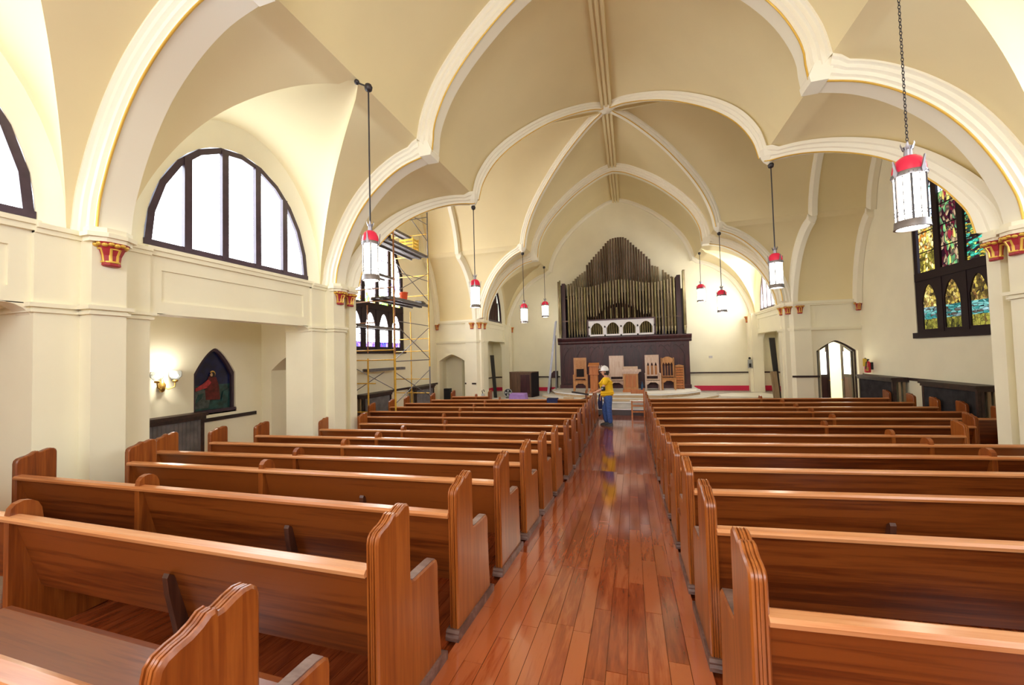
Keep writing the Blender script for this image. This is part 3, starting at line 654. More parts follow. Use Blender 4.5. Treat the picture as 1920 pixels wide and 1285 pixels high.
def stained_window(n, s, label):
    root = thing('window_%d' % n, (0, 0, 0), label, 'stained window'); root['kind'] = 'structure'
    X = lambda d: s*(XW+d); yc = (SW0+SW1)/2; hw = (SW1-SW0)/2
    top = lambda y, e=0: arch_z((y-yc)/hw, SWJ, SWA, 1.9)-e
    fr = MB(); k = 20; us = [SW0+(SW1-SW0)*i/k for i in range(k+1)]
    oo = [(SW0, SWS)]+[(u, top(u)) for u in us]+[(SW1, SWS)]
    ii = [(SW0+.13, SWS)]+[(yc+(u-yc)*.92, top(u, .13)) for u in us]+[(SW1-.13, SWS)]
    fr.loft([[(X(.02), *a), (X(.2), *a), (X(.2), *b), (X(.02), *b)] for a, b in zip(oo, ii)])
    fr.build('frame', M['sframe'], root)
    MB().box(X(-.06), X(.22), SW0-.05, SW1+.05, SWS-.1, SWS+.04).build('sill', M['sframe'], root)
    MB().box(X(-.015), X(.2), SW0+.05, SW1-.05, 3.2, 3.40).build('transom', M['sframe'], root)
    cs = [yc+d for d in (-1.08, -.36, .36, 1.08)]; lw = .235
    for m in (-.72, 0, .72):
        y = yc+m; MB().box(X(.0), X(.1), y-.085, y+.085, SWS, top(y, .05)).build('mullion', M['sframe'], root)
    # cusped heads of the lower lights and the plates that fill between light and mullion
    for i, c in enumerate(cs):
        pl = MB(); ff = lambda u, z, d: (X(.012+d), u, z)
        arch_wall(pl, ff, c-.36, c+.36, SWS, 3.22, c-lw, c+lw, SWS+.12, 2.70, 3.08, 2.1, .03, 12)
        pl.build('light_surround', M['sframe'], root, recalc=False)
        def pane(u0, u1, z0, tp, m, nm_='pane'):
            us2 = [u0+(u1-u0)*j/8 for j in range(9)]
            pts = [(X(.046), u0, z0), (X(.046), u1, z0)]+[(X(.046), u, tp(u)) for u in us2[::-1]]
            MB().add(pts, [tuple(range(len(pts)))]).build(nm_, m, root)
        low = lambda u, c=c: arch_z((u-c)/(lw+.012), 2.72, 3.1, 2.1)
        if s < 0:
            pane(c-lw-.01, c+lw+.01, 2.14, low, M['stainLlow']); pane(c-lw-.01, c+lw+.01, SWS+.1, lambda u: 2.14, M['stainLfoot'])
            pane(c-.29, c+.29, 3.72, lambda u: top(u, .1), M['stainL']); pane(c-.29, c+.29, 3.4, lambda u: 3.72, M['stainLband'])
        else:
            pane(c-lw-.01, c+lw+.01, 2.52, low, M['stainRlow']); pane(c-lw-.01, c+lw+.01, 2.22, lambda u: 2.52, M['stainRteal']); pane(c-lw-.01, c+lw+.01, SWS+.1, lambda u: 2.22, M['stainRolive'])
            if i == 3: pane(c-.29, c+.29, 3.4, lambda u: min(4.7, top(u, .1)), M['stainRamber']); pane(c-.29, c+.29, 4.7, lambda u: max(4.71, top(u, .1)), M['stainRsky'])
            else: pane(c-.29, c+.29, 3.4, lambda u: 5.2, M['stainRred' if i == 2 else 'stainR']); pane(c-.29, c+.29, 5.2, lambda u: top(u, .1), M['stainRsky'])
        sb = MB()
        for z in (3.9, 4.4, 4.9, 5.4): 
            if z < top(c, .2): sb.box(X(.03), X(.045), c-.29, c+.29, z-.012, z+.012)
        sb.build('saddle_bars', M['dark'], root)
    return root
n += 1; stained_window(n, -1, 'pale stained glass window behind the yellow scaffold')
n += 1; stained_window(n, 1, 'dark jewel coloured stained glass window above the radiator covers')
# arched picture window in the aisle
n += 1
pic = thing('window_%d' % n, (0, 0, 0), 'small pointed picture window with kneeling robed figure at night, in the aisle', 'window'); pic['kind'] = 'structure'
pc = (AW0+AW1)/2; ph = (AW1-AW0)/2; px_ = -XW-.1
us = [AW0+2*ph*i/12 for i in range(13)]; tz = lambda u, e=0: arch_z((u-pc)/ph, 1.38, 1.88, 1.6)-e
MB().loft([[(px_+.06, *a), (px_-.04, *a), (px_-.04, *b), (px_+.06, *b)] for a, b in zip([(AW0, .6)]+[(u, tz(u)) for u in us]+[(AW1, .6)], [(AW0+.05, .6)]+[(pc+(u-pc)*.88, tz(u, .06)) for u in us]+[(AW1-.05, .6)])]).build('frame', M['frame'], pic)
MB().box(px_-.04, px_+.1, AW0-.02, AW1+.02, .57, .66).build('sill', M['frame'], pic)
def flat(pts, d, m, nm_): MB().prism(pts, lambda u, v, w_: (px_+w_, u, v), d, d+.012).build(nm_, m, pic)
flat([(AW0+.02, 1.15), (AW1-.02, 1.15)]+[(u, tz(u, .02)) for u in us[::-1]], -.01, M['night'], 'sky_pane')
flat([(AW0+.02, .64), (AW1-.02, .64), (AW1-.02, 1.15), (AW0+.02, 1.15)], -.01, M['teal'], 'ground_pane')
flat([(5.47, .70), (5.75, .70), (5.8, .95), (5.7, 1.05), (5.55, 1.07), (5.47, 1.02)], .004, M['rock'], 'rock_pane')
flat([(5.70, .86), (5.98, .84), (5.96, 1.1), (5.9, 1.3), (5.76, 1.32), (5.68, 1.15)], .008, M['robe'], 'robe_pane')
flat([(5.50, 1.04), (5.72, 1.1), (5.8, 1.2), (5.74, 1.26), (5.64, 1.18), (5.5, 1.1)], .016, M['sleeve'], 'sleeve_pane')
flat([(5.83+.055*math.cos(k*PI/6), 1.365+.065*math.sin(k*PI/6)) for k in range(-2, 6)]+[(5.80, 1.38)], .010, M['halo'], 'halo_pane')
flat([(5.825+.045*math.cos(k*PI/5), 1.35+.055*math.sin(k*PI/5)) for k in range(10)], .022, M['hair'], 'hair_pane')
flat([(5.50, .80), (5.62, .9), (5.66, 1.0), (5.56, .98)], .012, M['teal'], 'leaf_pane')
flat([(6.0, .8), (6.14, .86), (6.16, 1.05), (6.04, 1.0)], .012, M['teal'], 'leaf_pane')
flat([(5.80, 1.39), (5.775, 1.37), (5.765, 1.345), (5.785, 1.315), (5.81, 1.32), (5.815, 1.36)], .03, M['face'], 'face_pane')

# ------------------------------------------------------------------ doorway on the far side
door = thing('door_1', (6.82, YX1+.2, ZF), 'dark arched double door standing open with glazed leaves', 'door'); door['kind'] = 'structure'
hd = .56
fr = MB(); us = [-hd+2*hd*i/14 for i in range(15)]
oo = [(-hd, 0)]+[(u, arch_z(u/hd, 2.09, 2.43, 1.4)) for u in us]+[(hd, 0)]; ii = [(-hd+.05, 0)]+[(u*.91, arch_z(u/hd, 2.09, 2.43, 1.4)-.05) for u in us]+[(hd-.05, 0)]
fr.loft([[(a[0], -.06, a[1]), (a[0], .06, a[1]), (b[0], .06, b[1]), (b[0], -.06, b[1])] for a, b in zip(oo, ii)]); fr.build('frame', M['rail'], door)
def leaf(hx, ang, sgn, nm_):
    e = link('door_leaf', None, door, (hx, .05, 0), (0, 0, ang)); w_ = .50
    f = MB(); f.box(0, sgn*.06, -.02, .02, .02, 2.1); f.box(sgn*(w_-.10), sgn*w_, -.02, .02, .02, 2.36); f.box(0, sgn*w_, -.02, .02, 1.2, 1.3); f.box(0, sgn*w_, -.02, .02, .02, .12)
    f.prism([(0, 2.02), (0, 2.1), (w_, 2.38), (w_, 2.28)], lambda u, v, q: (sgn*u, q, v), -.02, .02)
    f.build('stile_frame', M['rail'], e); MB().box(sgn*.05, sgn*(w_-.09), -.012, .012, .1, 1.22).build('lower_panel', M['case'], e)
    MB().box(sgn*.05, sgn*(w_-.09), -.005, .005, 1.28, 2.05).build('glass_pane', mat('door_glass_daylight', (.9, .92, .95), .2, emit=(1, .99, .96), strength=.9), e)
    MB().tube((sgn*(w_-.05), -.05, 1.1), (sgn*(w_-.05), .05, 1.1), .02).build('knob', M['brass'], e)
leaf(-hd+.05, math.radians(24), 1, '')
leaf(hd-.05, math.radians(-80), -1, '')
# vestibule beyond
v = MB(); v.add([(6.4, 17.2, -1), (8.6, 17.2, -1), (8.6, 17.2, 2.8), (6.4, 17.2, 2.8)], [(0, 1, 2, 3)]); v.add([(8.6, 15.5, -1), (8.6, 17.2, -1), (8.6, 17.2, 2.8), (8.6, 15.5, 2.8)], [(0, 1, 2, 3)])
v.box(6.4, 8.6, 15.55, 17.2, 2.5, 2.6); v.box(6.4, 8.6, 15.55, 17.2, ZF-.1, ZF)
tag(v.build('wall_vestibule', mat('pale_yellow_vestibule_paint', (.85, .78, .52), .6)), 'pale yellow vestibule wall seen through the open door', 'wall', kind='structure')
vl = bpy.data.lights.new('vestibule_fill_light', 'AREA'); vl.energy = 22; vl.size = .6; vlo = link('vestibule_fill_light', vl, None, (7.2, 16.3, 2.45))  # area light without a fixture, added so the vestibule shows bright
# niche back wall on the scaffold side
tag(MB().add([(-7.6, 16.2, -1), (-5.9, 16.2, -1), (-5.9, 16.2, 2.4), (-7.6, 16.2, 2.4)], [(0, 1, 2, 3)]).box(-7.6, -6.1, 15.5, 16.2, 1.75, 1.85).box(-7.65, -7.55, 15.5, 16.2, -1, 1.8).box(-6.2, -6.1, 15.5, 16.2, -1, 1.8).build('wall_niche', M['wall'], recalc=False), 'cream back of the small arched niche', 'wall', kind='structure')

# ------------------------------------------------------------------ chancel floor and platform
def poly_slab(name, pts, z0, z1, mt, parent=None, mside=None):
    o = MB().prism(pts, lambda u, v, w_: (u, v, w_), z0, z1).build(name, mt, parent)
    if mside:
        o.data.materials.append(mside)
        for p in o.data.polygons:
            if abs(p.normal.z) < .5: p.material_index = 1
    return o
cf = poly_slab('floor_chancel', [(-6.4, 15.12), (-5.4, 14.95), (5.4, 14.95), (6.4, 15.12), (6.4, YN), (-6.4, YN)], -.7, -.2, M['greyfloor'], None, M['riser'])
tag(cf, 'dusty grey raised chancel floor around the organ platform', 'floor', kind='structure')
st = thing('platform_steps', (0, 0, ZF), 'low dusty platform steps at the end of the aisle', 'steps'); st['kind'] = 'structure'
def step_poly(f, e): return [(-f, e), (f, e), (f+.6, e+.25), (f+.6, 15.3), (-f-.6, 15.3), (-f-.6, e+.25)]
for yf, zt, ms, w_ in ((14.44, .21, 'darkgrey', 2.6), (14.78, .41, 'step', 2.2)):
    poly_slab('step', [(-w_, yf), (w_, yf), (w_, yf+.8 if zt < .3 else 15.4), (-w_, yf+.8 if zt < .3 else 15.4)], .0, zt, M['greyfloor'], st, M[ms])
    MB().box(-w_, w_, yf-.025, yf+.02, zt-.025, zt+.004).build('nosing', M['paper'], st)
pf = thing('platform', (0, 0, -.2), 'pale platform with chamfered front corners under the pulpit chairs', 'platform'); pf['kind'] = 'structure'
poly_slab('deck', [(-1.6, 15.62), (1.5, 15.62), (2.4, 16.2), (3.0, 17.0), (3.1, 17.9), (3.1, YN-.02), (-3.0, YN-.02), (-3.0, 17.6), (-2.7, 16.7), (-2.2, 16.1)], .0, .2, M['step'], pf, M['riser'])
poly_slab('nosing', [(-1.63, 15.59), (1.53, 15.59), (2.44, 16.18), (3.04, 16.98), (3.14, 17.9), (-3.04, 17.6), (-2.74, 16.68), (-2.23, 16.07)], .17, .204, M['step'], pf, M['paper'])
poly_slab('lower_deck', [(-2.0, 15.1), (1.8, 15.1), (2.9, 15.7), (3.6, 16.7), (3.7, 17.7), (-3.4, 17.5), (-3.2, 16.4), (-2.7, 15.6)], .0, .07, M['step'], pf, M['riser'])
def cloth(name, pts, z, mt, label, cat, amp=.02):
    cx = sum(p[0] for p in pts)/len(pts); cy = sum(p[1] for p in pts)/len(pts); rows = []
    for k in range(5):
        f = 1-k/4*.98
        rows.append([(cx+(px-cx)*f, cy+(py-cy)*f, .004+amp*(.5+.5*math.sin(i*2.1+k*1.7))*(0 if k == 0 else 1)) for i, (px, py) in enumerate(pts+[pts[0]])])
    o = MB().grid(rows).build(name, mt, None, 60, (0, 0, z)); 
    return tag(o, label, cat)
cloth('drop_cloth', [(3.75, 17.0), (5.4, 16.6), (5.9, 17.3), (5.6, 18.2), (4.4, 18.3), (3.8, 17.8)], -.2, M['drop'], 'crumpled white drop cloth on the floor right of the platform', 'cloth', .05)
cloth('dust_sheet', [(.85, 16.0), (1.5, 15.75), (2.3, 16.3), (2.9, 17.1), (3.0, 17.9), (2.0, 17.95), (1.0, 17.0)], .003, M['drop'], 'white dust sheet spread under the two tall chairs on the platform', 'cloth', .004)

# ------------------------------------------------------------------ pews
def offset(poly, d):
    out = []; n = len(poly)
    for i in range(n):
        a, b, c = Vector(poly[i-1]), Vector(poly[i]), Vector(poly[(i+1) % n])
        e1 = (b-a).normalized(); e2 = (c-b).normalized(); n1 = Vector((e1.y, -e1.x)); n2 = Vector((e2.y, -e2.x))
        m_ = (n1+n2); m_ = m_.normalized() if m_.length > 1e-6 else n1
        out.append(tuple(b+m_*d/max(.5, m_.dot(n1))))
    return out
ENDP = [(0, 0), (0, .905), (.006, .932), (.022, .95), (.05, .96), (.08, .966), (.105, .978), (.125, .994), (.145, .996), (.152, .984), (.165, .984), (.195, .996), (.225, 1.004), (.252, 1.0), (.268, .985), (.274, .962), (.274, .622), (.282, .606), (.31, .6), (.50, .592), (.535, .586), (.553, .57), (.56, .545), (.558, .40), (.568, .2), (.59, 0)]
def end_mesh(sl, name='pew_end'):
    P = [(y, z if z > 0 else -(SLOPE*(y-.3) if sl else 0)) for y, z in ENDP][::-1]   # counter-clockwise
    area = sum(P[i-1][0]*P[i][1]-P[i][0]*P[i-1][1] for i in range(len(P)))
    sg = 1 if area > 0 else -1
    rings = []
    for x, d in ((-.031, -.010), (-.024, 0), (-.0165, 0), (-.0145, -.009), (-.0115, -.009), (-.0095, -.001), (-.001, -.001), (-.0005, -.008), (.0005, -.008), (.001, -.001), (.0095, -.001), (.0115, -.009), (.0145, -.009), (.0165, 0), (.024, 0), (.031, -.010)):
        rings.append([(x, *p) for p in offset(P, d*sg)])
    return MB().loft(rings).mesh(name, M['pewend'], 30)
END = {f: end_mesh(f) for f in (True, False)}
MIDP = [(.0, .02), (0, .80), (.008, .84), (.03, .868), (.065, .88), (.10, .872), (.128, .85), (.145, .81), (.17, .60), (.22, .5), (.5, .455), (.53, .42), (.5, .0), (.1, 0)]
MIDM = MB().prism(MIDP, lambda u, v, w_: (w_, u, v), -.026, .026).mesh('divider', M['pewend'])
BRP = [(.085, .59), (.06, .61), (.05, .59), (.06, .5), (.10, .3), (.15, .0), (.21, 0), (.19, .43), (.14, .44)]
BRM = MB().prism(BRP, lambda u, v, w_: (w_, u, v), -.02, .02).mesh('back_brace', M['pewdark'])
ARMP = [(.27, .44), (.27, .60), (.29, .615), (.52, .605), (.545, .59), (.55, .56), (.52, .44)]
ARMM = MB().prism(ARMP, lambda u, v, w_: (w_, u, v), -.02, .02).mesh('arm_divider', M['pewend'])
FOOTM = MB().prism([(-.035, 0), (-.035, .02), (-.028, .035), (-.03, .045), (-.02, .06), (.60, .06), (.63, .045), (.63, 0)], lambda u, v, w_: (w_, u, v), -.044, .044).mesh('foot_block', M['foot'])
ARMCAP = MB().prism([(.288, .603), (.31, .6005), (.50, .593), (.53, .588), (.53, .592), (.50, .598), (.31, .606), (.292, .609)], lambda u, v, w_: (w_, u, v), -.024, .024).mesh('arm_cap', M['foot'])
ORD = ['first', 'second', 'third', 'fourth', 'fifth', 'sixth', 'seventh', 'eighth', 'ninth', 'tenth', 'eleventh', 'twelfth', 'thirteenth', 'fourteenth']
def make_pew(label, s, x0, y0, slope, length, mids=(), braces=(), arms=(), seat_len=None, group=None, ends=(1, 1)):
    ym = y0+.3; sl = ym < YFLAT; root = thing('pew', (x0, y0, floorz(ym)), label, 'pew', group, math.atan(slope))
    g = lambda x: s*x; am = -math.atan(slope)
    if ends[0]: link('pew_end', END[sl], root, (g(.031), 0, 0), (0, 0, am)); link('arm_cap', ARMCAP, root, (g(.031), 0, 0), (0, 0, am)); link('foot_block', FOOTM, root, (g(.031), 0, (SLOPE*.0 if sl else 0)), (-math.atan(SLOPE) if sl else 0, 0, am)).location.z = SLOPE*.3 if sl else 0
    if ends[1]: link('pew_end', END[sl], root, (g(length-.031), 0, 0), (0, 0, am)); link('arm_cap', ARMCAP, root, (g(length-.031), 0, 0), (0, 0, am))
    a, b = .055, length-.055
    ex = lambda u, v, w_: (g(w_), u, v)
    MB().prism([(.022, .775), (.046, .775), (.172, .305), (.148, .30)], ex, a, b).build('back_panel', M['pew'], root)
    MB().prism([(-.014, .768), (-.018, .786), (-.008, .80), (.04, .803), (.056, .796), (.06, .78), (.054, .768)], ex, a, b).build('top_rail', M['pewrail'], root)
    sb = seat_len or b
    MB().prism([(.145, .425), (.52, .43), (.548, .425), (.556, .442), (.548, .46), (.52, .465), (.135, .455)], ex, a, sb).build('seat', M['pew'], root)
    MB().prism([(.36, .2), (.39, .2), (.39, .44), (.36, .44)], ex, a, sb).build('seat_rail', M['pewdark'], root)
    for m in mids: link('divider', MIDM, root, (g(m), 0, 0))
    for m in braces: link('back_brace', BRM, root, (g(m), -.01, -.02))
    for m in arms: link('arm_divider', ARMM, root, (g(m), 0, 0))
    return root
LP = [(.66, 0, 2.0), (1.50, .01, 4.85), (2.31, .03, 4.42), (3.18, .055, 4.28), (4.0, .08, 4.95), (4.83, .08, 5.12), (5.68, .08, 5.22), (6.75, .08, 4.88), (7.66, .08, 4.68), (8.58, .08, 5.65), (9.48, .08, 5.72), (10.38, .08, 5.70), (11.22, .08, 5.72), (12.2, .09, 5.33)]
LM = [None, 2.68, 2.81, 2.46, 2.80, 2.81, 2.87, 3.07, 2.66, 3.14, 3.13, 3.12, 3.11, 2.97]
for k, (y, slp, ln) in enumerate(LP):
    r = 14-k
    lb = 'varnished oak pew, %s row from the organ, scaffold side of the aisle' % ORD[r-1]
    if k == 0: lb = 'varnished oak pew cut off at the picture bottom, last row on the scaffold side'
    make_pew(lb, -1, -.655, y, slp, ln, [LM[k]] if LM[k] else [], [1.36, 4.1][: (2 if ln > 4.5 else 1)] if k else [], [3.9] if k == 2 else [], None, 'oak pews on the scaffold side', (1, 0 if k == 0 else 1))
RP = [(1.60, .08, 4.4), (2.48, .10, 4.4), (3.33, .13, 4.4), (4.2, .14, 4.9), (5.1, .14, 4.9), (5.95, .15, 4.7), (7.1, .13, 4.5), (8.0, .125, 5.25), (8.85, .125, 6.3), (9.73, .125, 6.32), (10.55, .115, 6.3), (11.5, .10, 6.33), (12.4, .11, 6.33)]
RM = [3.35, 3.35, 3.35, 3.35, 3.36, 3.34, 3.5, 2.95, 3.45, 3.42, 3.4, 3.4, 3.15]
for k, (y, slp, ln) in enumerate(RP):
    r = 13-k
    make_pew('varnished oak pew, %s row from the organ, fire extinguisher side of the aisle' % ORD[r-1], 1, .81, y, slp, ln, [RM[k]], [] if k < 2 else [1.42, 4.6][: (2 if ln > 5.5 else 1)], [], None, 'oak pews on the fire extinguisher side')
make_pew('short oak pew standing apart before the arched niche', -1, -4.28, 12.85, .08, 1.42, [.5], [], [], None, None)
make_pew('very short oak bench beside the man in yellow', -1, -.66, 12.95, .05, .36, [], [], [], None, None)

# ------------------------------------------------------------------ pendant lanterns
def lantern(x, y, ztop, zhook, label, chain=False, r=.15, arm=0):
    root = thing('pendant_lantern', (x, y, zhook), label, 'lantern', 'pendant lanterns along the vault')
    zt = ztop-zhook      # crown top
    MB().lathe([(.02, -.1), (.05, -.08), (.06, -.03), (.045, 0)], (0, 0, 0), 10).build('ceiling_hook', M['iron'], root, 50)
    if arm: MB().tube((0, 0, -.03), (arm, 0, .08), .012, 6).ball((arm, 0, .09), .04, 8).build('hook_arm', M['iron'], root, 50)
    if chain:
        mb = MB(); z = -.1; i = 0
        while z > zt+.01:
            pts = [(.010*math.cos(a)*(1 if i % 2 else 0), .010*math.cos(a)*(0 if i % 2 else 1), z-.022+.022*math.sin(a)) for a in [k*PI/4 for k in range(9)]]
            mb.path(pts, .0034, 5); z -= .034; i += 1
        c = mb.build('chain', M['iron'], root, 60); c['kind'] = 'stuff'
    else: MB().tube((0, 0, -.08), (0, 0, zt), .011, 6).build('hanging_rod', M['iron'], root, 60)
    k = r/.15; b = zt-.83
    cr = MB(); cr.lathe([(.035*k, zt-.14), (.042*k, zt-.12), (.038*k, zt-.06), (.05*k, zt-.02), (.03*k, zt-.02)], (0, 0, 0), 10)
    for j in range(6):
        a = j*PI/3; cr.loft([[(.05*k*math.cos(a+t), .05*k*math.sin(a+t), zt-.05) for t in (-.35, 0, .35)], [(.072*k*math.cos(a+t), .072*k*math.sin(a+t), zt+.0) for t in (-.16, 0, .16)], [(.068*k*math.cos(a+t), .068*k*math.sin(a+t), zt+.022) for t in (-.03, 0, .03)]])
    cr.build('crown_finial', M['silver'], root, 40)
    MB().lathe([(.036*k, zt-.115), (.078*k, zt-.122), (.118*k, zt-.15), (.147*k, zt-.195), (.158*k, zt-.245), (.160*k, zt-.295)], (0, 0, 0), 20).build('ruby_dome', M['lampred'], root, 60)
    ub_ = MB(); ub_.lathe([(.160*k, zt-.278), (.166*k, zt-.285), (.164*k, zt-.325), (.148*k, zt-.33), (.148*k, zt-.278)], (0, 0, 0), 20)
    for j in range(4):
        a = j*PI/2+.3; c_, s_ = math.cos(a), math.sin(a)
        ub_.loft([[(rr*k*c_-q*s_*w_, rr*k*s_+q*c_*w_, zt+zz) for q in (-1, 1)]+[((rr+.014)*k*c_-q*s_*w_, (rr+.014)*k*s_+q*c_*w_, zt+zz) for q in (1, -1)] for rr, zz, w_ in ((.155, -.33, .01), (.162, -.29, .022), (.166, -.25, .011), (.174, -.21, .010), (.184, -.165, .003))])
    for j in range(24):
        a = j*PI/12; ub_.ball((.165*k*math.cos(a), .165*k*math.sin(a), zt-.305), .009*k, 6)
    ub_.build('pewter_collar', M['silver'], root, 50)
    MB().lathe([(.147*k, b+.05), (.147*k, zt-.325)], (0, 0, 0), 12).build('glass_cylinder', M['lampglow'], root)
    bars = MB()
    for j in range(12):
        a = j*PI/6+.13; bars.tube((.149*k*math.cos(a), .149*k*math.sin(a), b+.03), (.149*k*math.cos(a), .149*k*math.sin(a), zt-.32), .004 if j % 2 else .010, 5)
    for zz in (b+.12, b+.155):
        bars.path([(.150*k*math.cos(q*PI/10), .150*k*math.sin(q*PI/10), zz) for q in range(21)], .0045, 4)
    bars.build('lead_bars', M['iron'], root)
    MB().lathe([(.15*k, b+.07), (.162*k, b+.06), (.168*k, b+.0), (.172*k, b-.01), (.15*k, b-.012), (.145*k, b+.0), (.145*k, b+.06)], (0, 0, 0), 20).build('pierced_rim', M['silver'], root, 40)
    MB().lathe([(.01, b+.005), (.14*k, b+.008)], (0, 0, 0), 16).build('bottom_lens', M['lampglow'], root)
lantern(-3.13, 4.85, 3.56, 5.62, 'red domed lantern hanging before the scaffolded window, largest on that side', False, .112, -.2)
lantern(3.15, 4.85, 3.58, 5.70, 'large red domed lantern on a long chain before the dark stained glass', True, .122, .2)
lantern(-3.30, 9.3, 3.66, 5.44, 'red domed lantern hanging from the cusp above the small arched niche', False, .12)
lantern(3.36, 9.3, 3.67, 5.44, 'red domed lantern hanging from the cusp before the chancel lunette window', False, .122)
lantern(-3.32, 14.19, 3.63, 5.44, 'red domed lantern on the crossing corner in front of the ladder wall', False, .128)
lantern(3.34, 14.19, 3.66, 5.44, 'red domed lantern on the crossing corner in front of the pale end wall', False, .135)
lantern(-3.22, 17.58, 4.13, 5.62, 'small red domed lantern inside the chancel beside the ladder top', False, .15)
lantern(3.28, 17.58, 4.42, 5.62, 'small red domed lantern inside the chancel beside the organ pipes', False, .15)

# ------------------------------------------------------------------ pipe organ
org = thing('pipe_organ', (0, 18.3, 0), 'tall pipe organ of bronzed pipes above a dark panelled case on the end wall', 'organ')
OX0, OX1 = -2.72, 2.85
MB().box(OX0, OX1, .0, .85, 0, 2.12).build('case', M['case'], org)
MB().prism([(-.02, 2.02), (-.05, 2.08), (-.05, 2.14), (-.10, 2.2), (-.13, 2.28), (-.13, 2.33), (.86, 2.33), (.86, 2.02)], lambda u, v, w_: (w_, u, v), OX0-.08, OX1+.1).build('cornice', M['case'], org)
MB().box(OX0-.03, OX1+.03, -.05, .85, 0, .16).build('plinth', M['case'], org)
npn = 9
for i in range(npn):
    a = OX0+.12+(OX1-OX0-.24)*i/npn; b = a+(OX1-OX0-.24)/npn; c = (a+b)/2; hw = (b-a)/2-.05
    MB().box(a-.028, a+.028, -.065, .0, .16, 2.02).build('stile', M['case'], org)
    pl = MB(); arch_wall(pl, lambda u, z, d: (u, -.05+d, z), a+.03, b-.03, .2, 2.0, c-hw+.03, c+hw-.03, .3, 1.45, 1.78, 1.5, .05, 10, False)
    pl.build('arched_panel', M['case'], org, recalc=False)
    MB().box(c-hw+.02, c+hw-.02, -.004, .0, .2, 1.8).build('panel_back', M['case'], org)
    q = MB()
    for sg in (-1, 1): q.path([(c+sg*(hw-.04)*math.cos(t*PI/10), -.06, 1.8+.10*math.sin(t*PI/5)) for t in range(0, 6)], .012, 5)
    q.build('carved_tracery', M['case'], org)
def top_h(x):
    T_ = [(-2.75, 4.85), (-2.2, 4.95), (-2.0, 5.15), (-1.5, 5.5), (-1.45, 5.75), (-1.2, 5.98), (-.95, 6.25), (-.7, 6.52), (-.45, 6.78), (-.25, 6.9), (0, 6.96), (.25, 6.92), (.45, 6.82), (.7, 6.55), (.95, 6.28), (1.2, 6.02), (1.43, 5.78), (1.5, 5.5), (1.8, 5.38), (1.95, 5.26), (2.4, 4.82), (2.85, 4.8)]
    for (a, za), (b, zb) in zip(T_[:-1], T_[1:]):
        if a <= x <= b: return za+(zb-za)*(x-a)/(b-a)
    return 4.8
def pipe(x, y, z0, z1, r, m, nm_='organ_pipe'):
    ft = min(.32, (z1-z0)*.2)
    mb = MB().lathe([(r*.35, 0), (r*.98, ft), (r*.8, ft+.012), (r*.8, ft+.03), (r, ft+.045), (r, z1-z0-.03), (r*1.08, z1-z0-.025), (r*1.08, z1-z0), (r*.8, z1-z0-.01), (r*.8, z1-z0-.15)], (0, 0, 0), 10)
    return mb.build(nm_, m, org, 40, (x, y, z0))
x = -2.3
while x < 2.55:
    if not (1.83 < x < 1.93): pipe(x, .5+.05*math.cos(x*9), 2.5, top_h(x)-.0, .046, M['pipe2'] if abs(x) < 1.5 else M['pipe'])
    x += .112
x = -2.66; i = 0
while x < 2.8:
    c = abs(x)
    if c < 1.42: z0 = 3.28+.55*max(0, 1-(c/1.0)**2)*(1 if c < 1.0 else 0)
    else: z0 = 2.36
    zt = 4.78+.12*math.cos(x*2.2)+(.18 if c > 2.55 else 0)
    if not (-2.55 < x < -2.33 or 2.42 < x < 2.6): pipe(x, .12, z0, zt, .038, M['pipe'] if i % 3 else M['pipe3'])
    x += .128; i += 1
for x in (-.62, -.36, -.1, .16, .42, .68): pipe(x, .16, 3.14, 3.66-.12*abs(x), .032, M['pipe3'], 'small_pipe')
pipe(-2.73, .15, 2.36, 5.02, .05, M['pipe']); pipe(2.76, .15, 2.36, 5.12, .055, M['pipe'])
for x in (-2.55, 2.53):
    MB().box(x-.10, x+.10, .25, .8, 2.33, 4.86).box(x-.05, x+.10, .25, .8, 4.86, 4.94).build('wooden_pipe_chest', M['case'], org)
MB().box(1.8, 1.98, .4, .6, 2.33, 3.9).build('back_post', M['case'], org)
for z, zz in ((4.2, .40), (3.1, .2)):
    for xa, xb in ((-2.6, -1.5), (1.55, 2.6)): MB().box(xa, xb, zz-.02, zz, z, z+.05).build('pipe_rack', M['pewdark'], org)
MB().add([(-2.75, .7, 2.3), (2.85, .7, 2.3), (2.85, .7, 4.4), (-2.75, .7, 4.4)], [(0, 1, 2, 3)]).build('dark_backing', M['dark'], org)  # dark sheet behind the pipes
# white arcaded screen
ar = MB()
aw = (1.46+1.36)/4
for i in range(4):
    a = -1.36+aw*i; arch_wall(ar, lambda u, z, d: (u, -.1+d, z), a, a+aw, 2.36, 3.06, a+.1, a+aw-.07, 2.44, 2.72, 2.96, 2.2, .05, 12)
sc_ = ar.build('arcade_screen', M['white'], org, recalc=False)
MB().box(-1.42, 1.52, -.12, -.03, 3.06, 3.12).box(-1.42, -1.36, -.12, -.03, 2.34, 3.06).box(1.46, 1.52, -.12, -.03, 2.34, 3.06).build('screen_frame', M['case'], sc_)
for i in range(5):
    x = -1.36+aw*i+.02; MB().lathe([(.035, -.04), (.03, 0), (.02, .04)], (x, -.11, 2.78), 8).box(x-.03, x+.03, -.125, -.10, 2.36, 2.42).build('screen_boss', M['dark'], sc_)
for i in range(4):
    for j in range(6):
        x = -1.36+aw*i+.14+j*.094
        if x < -1.36+aw*(i+1)-.09: pipe(x, .0, 2.40, 2.99, .030, M['pipe3'], 'screen_pipe')

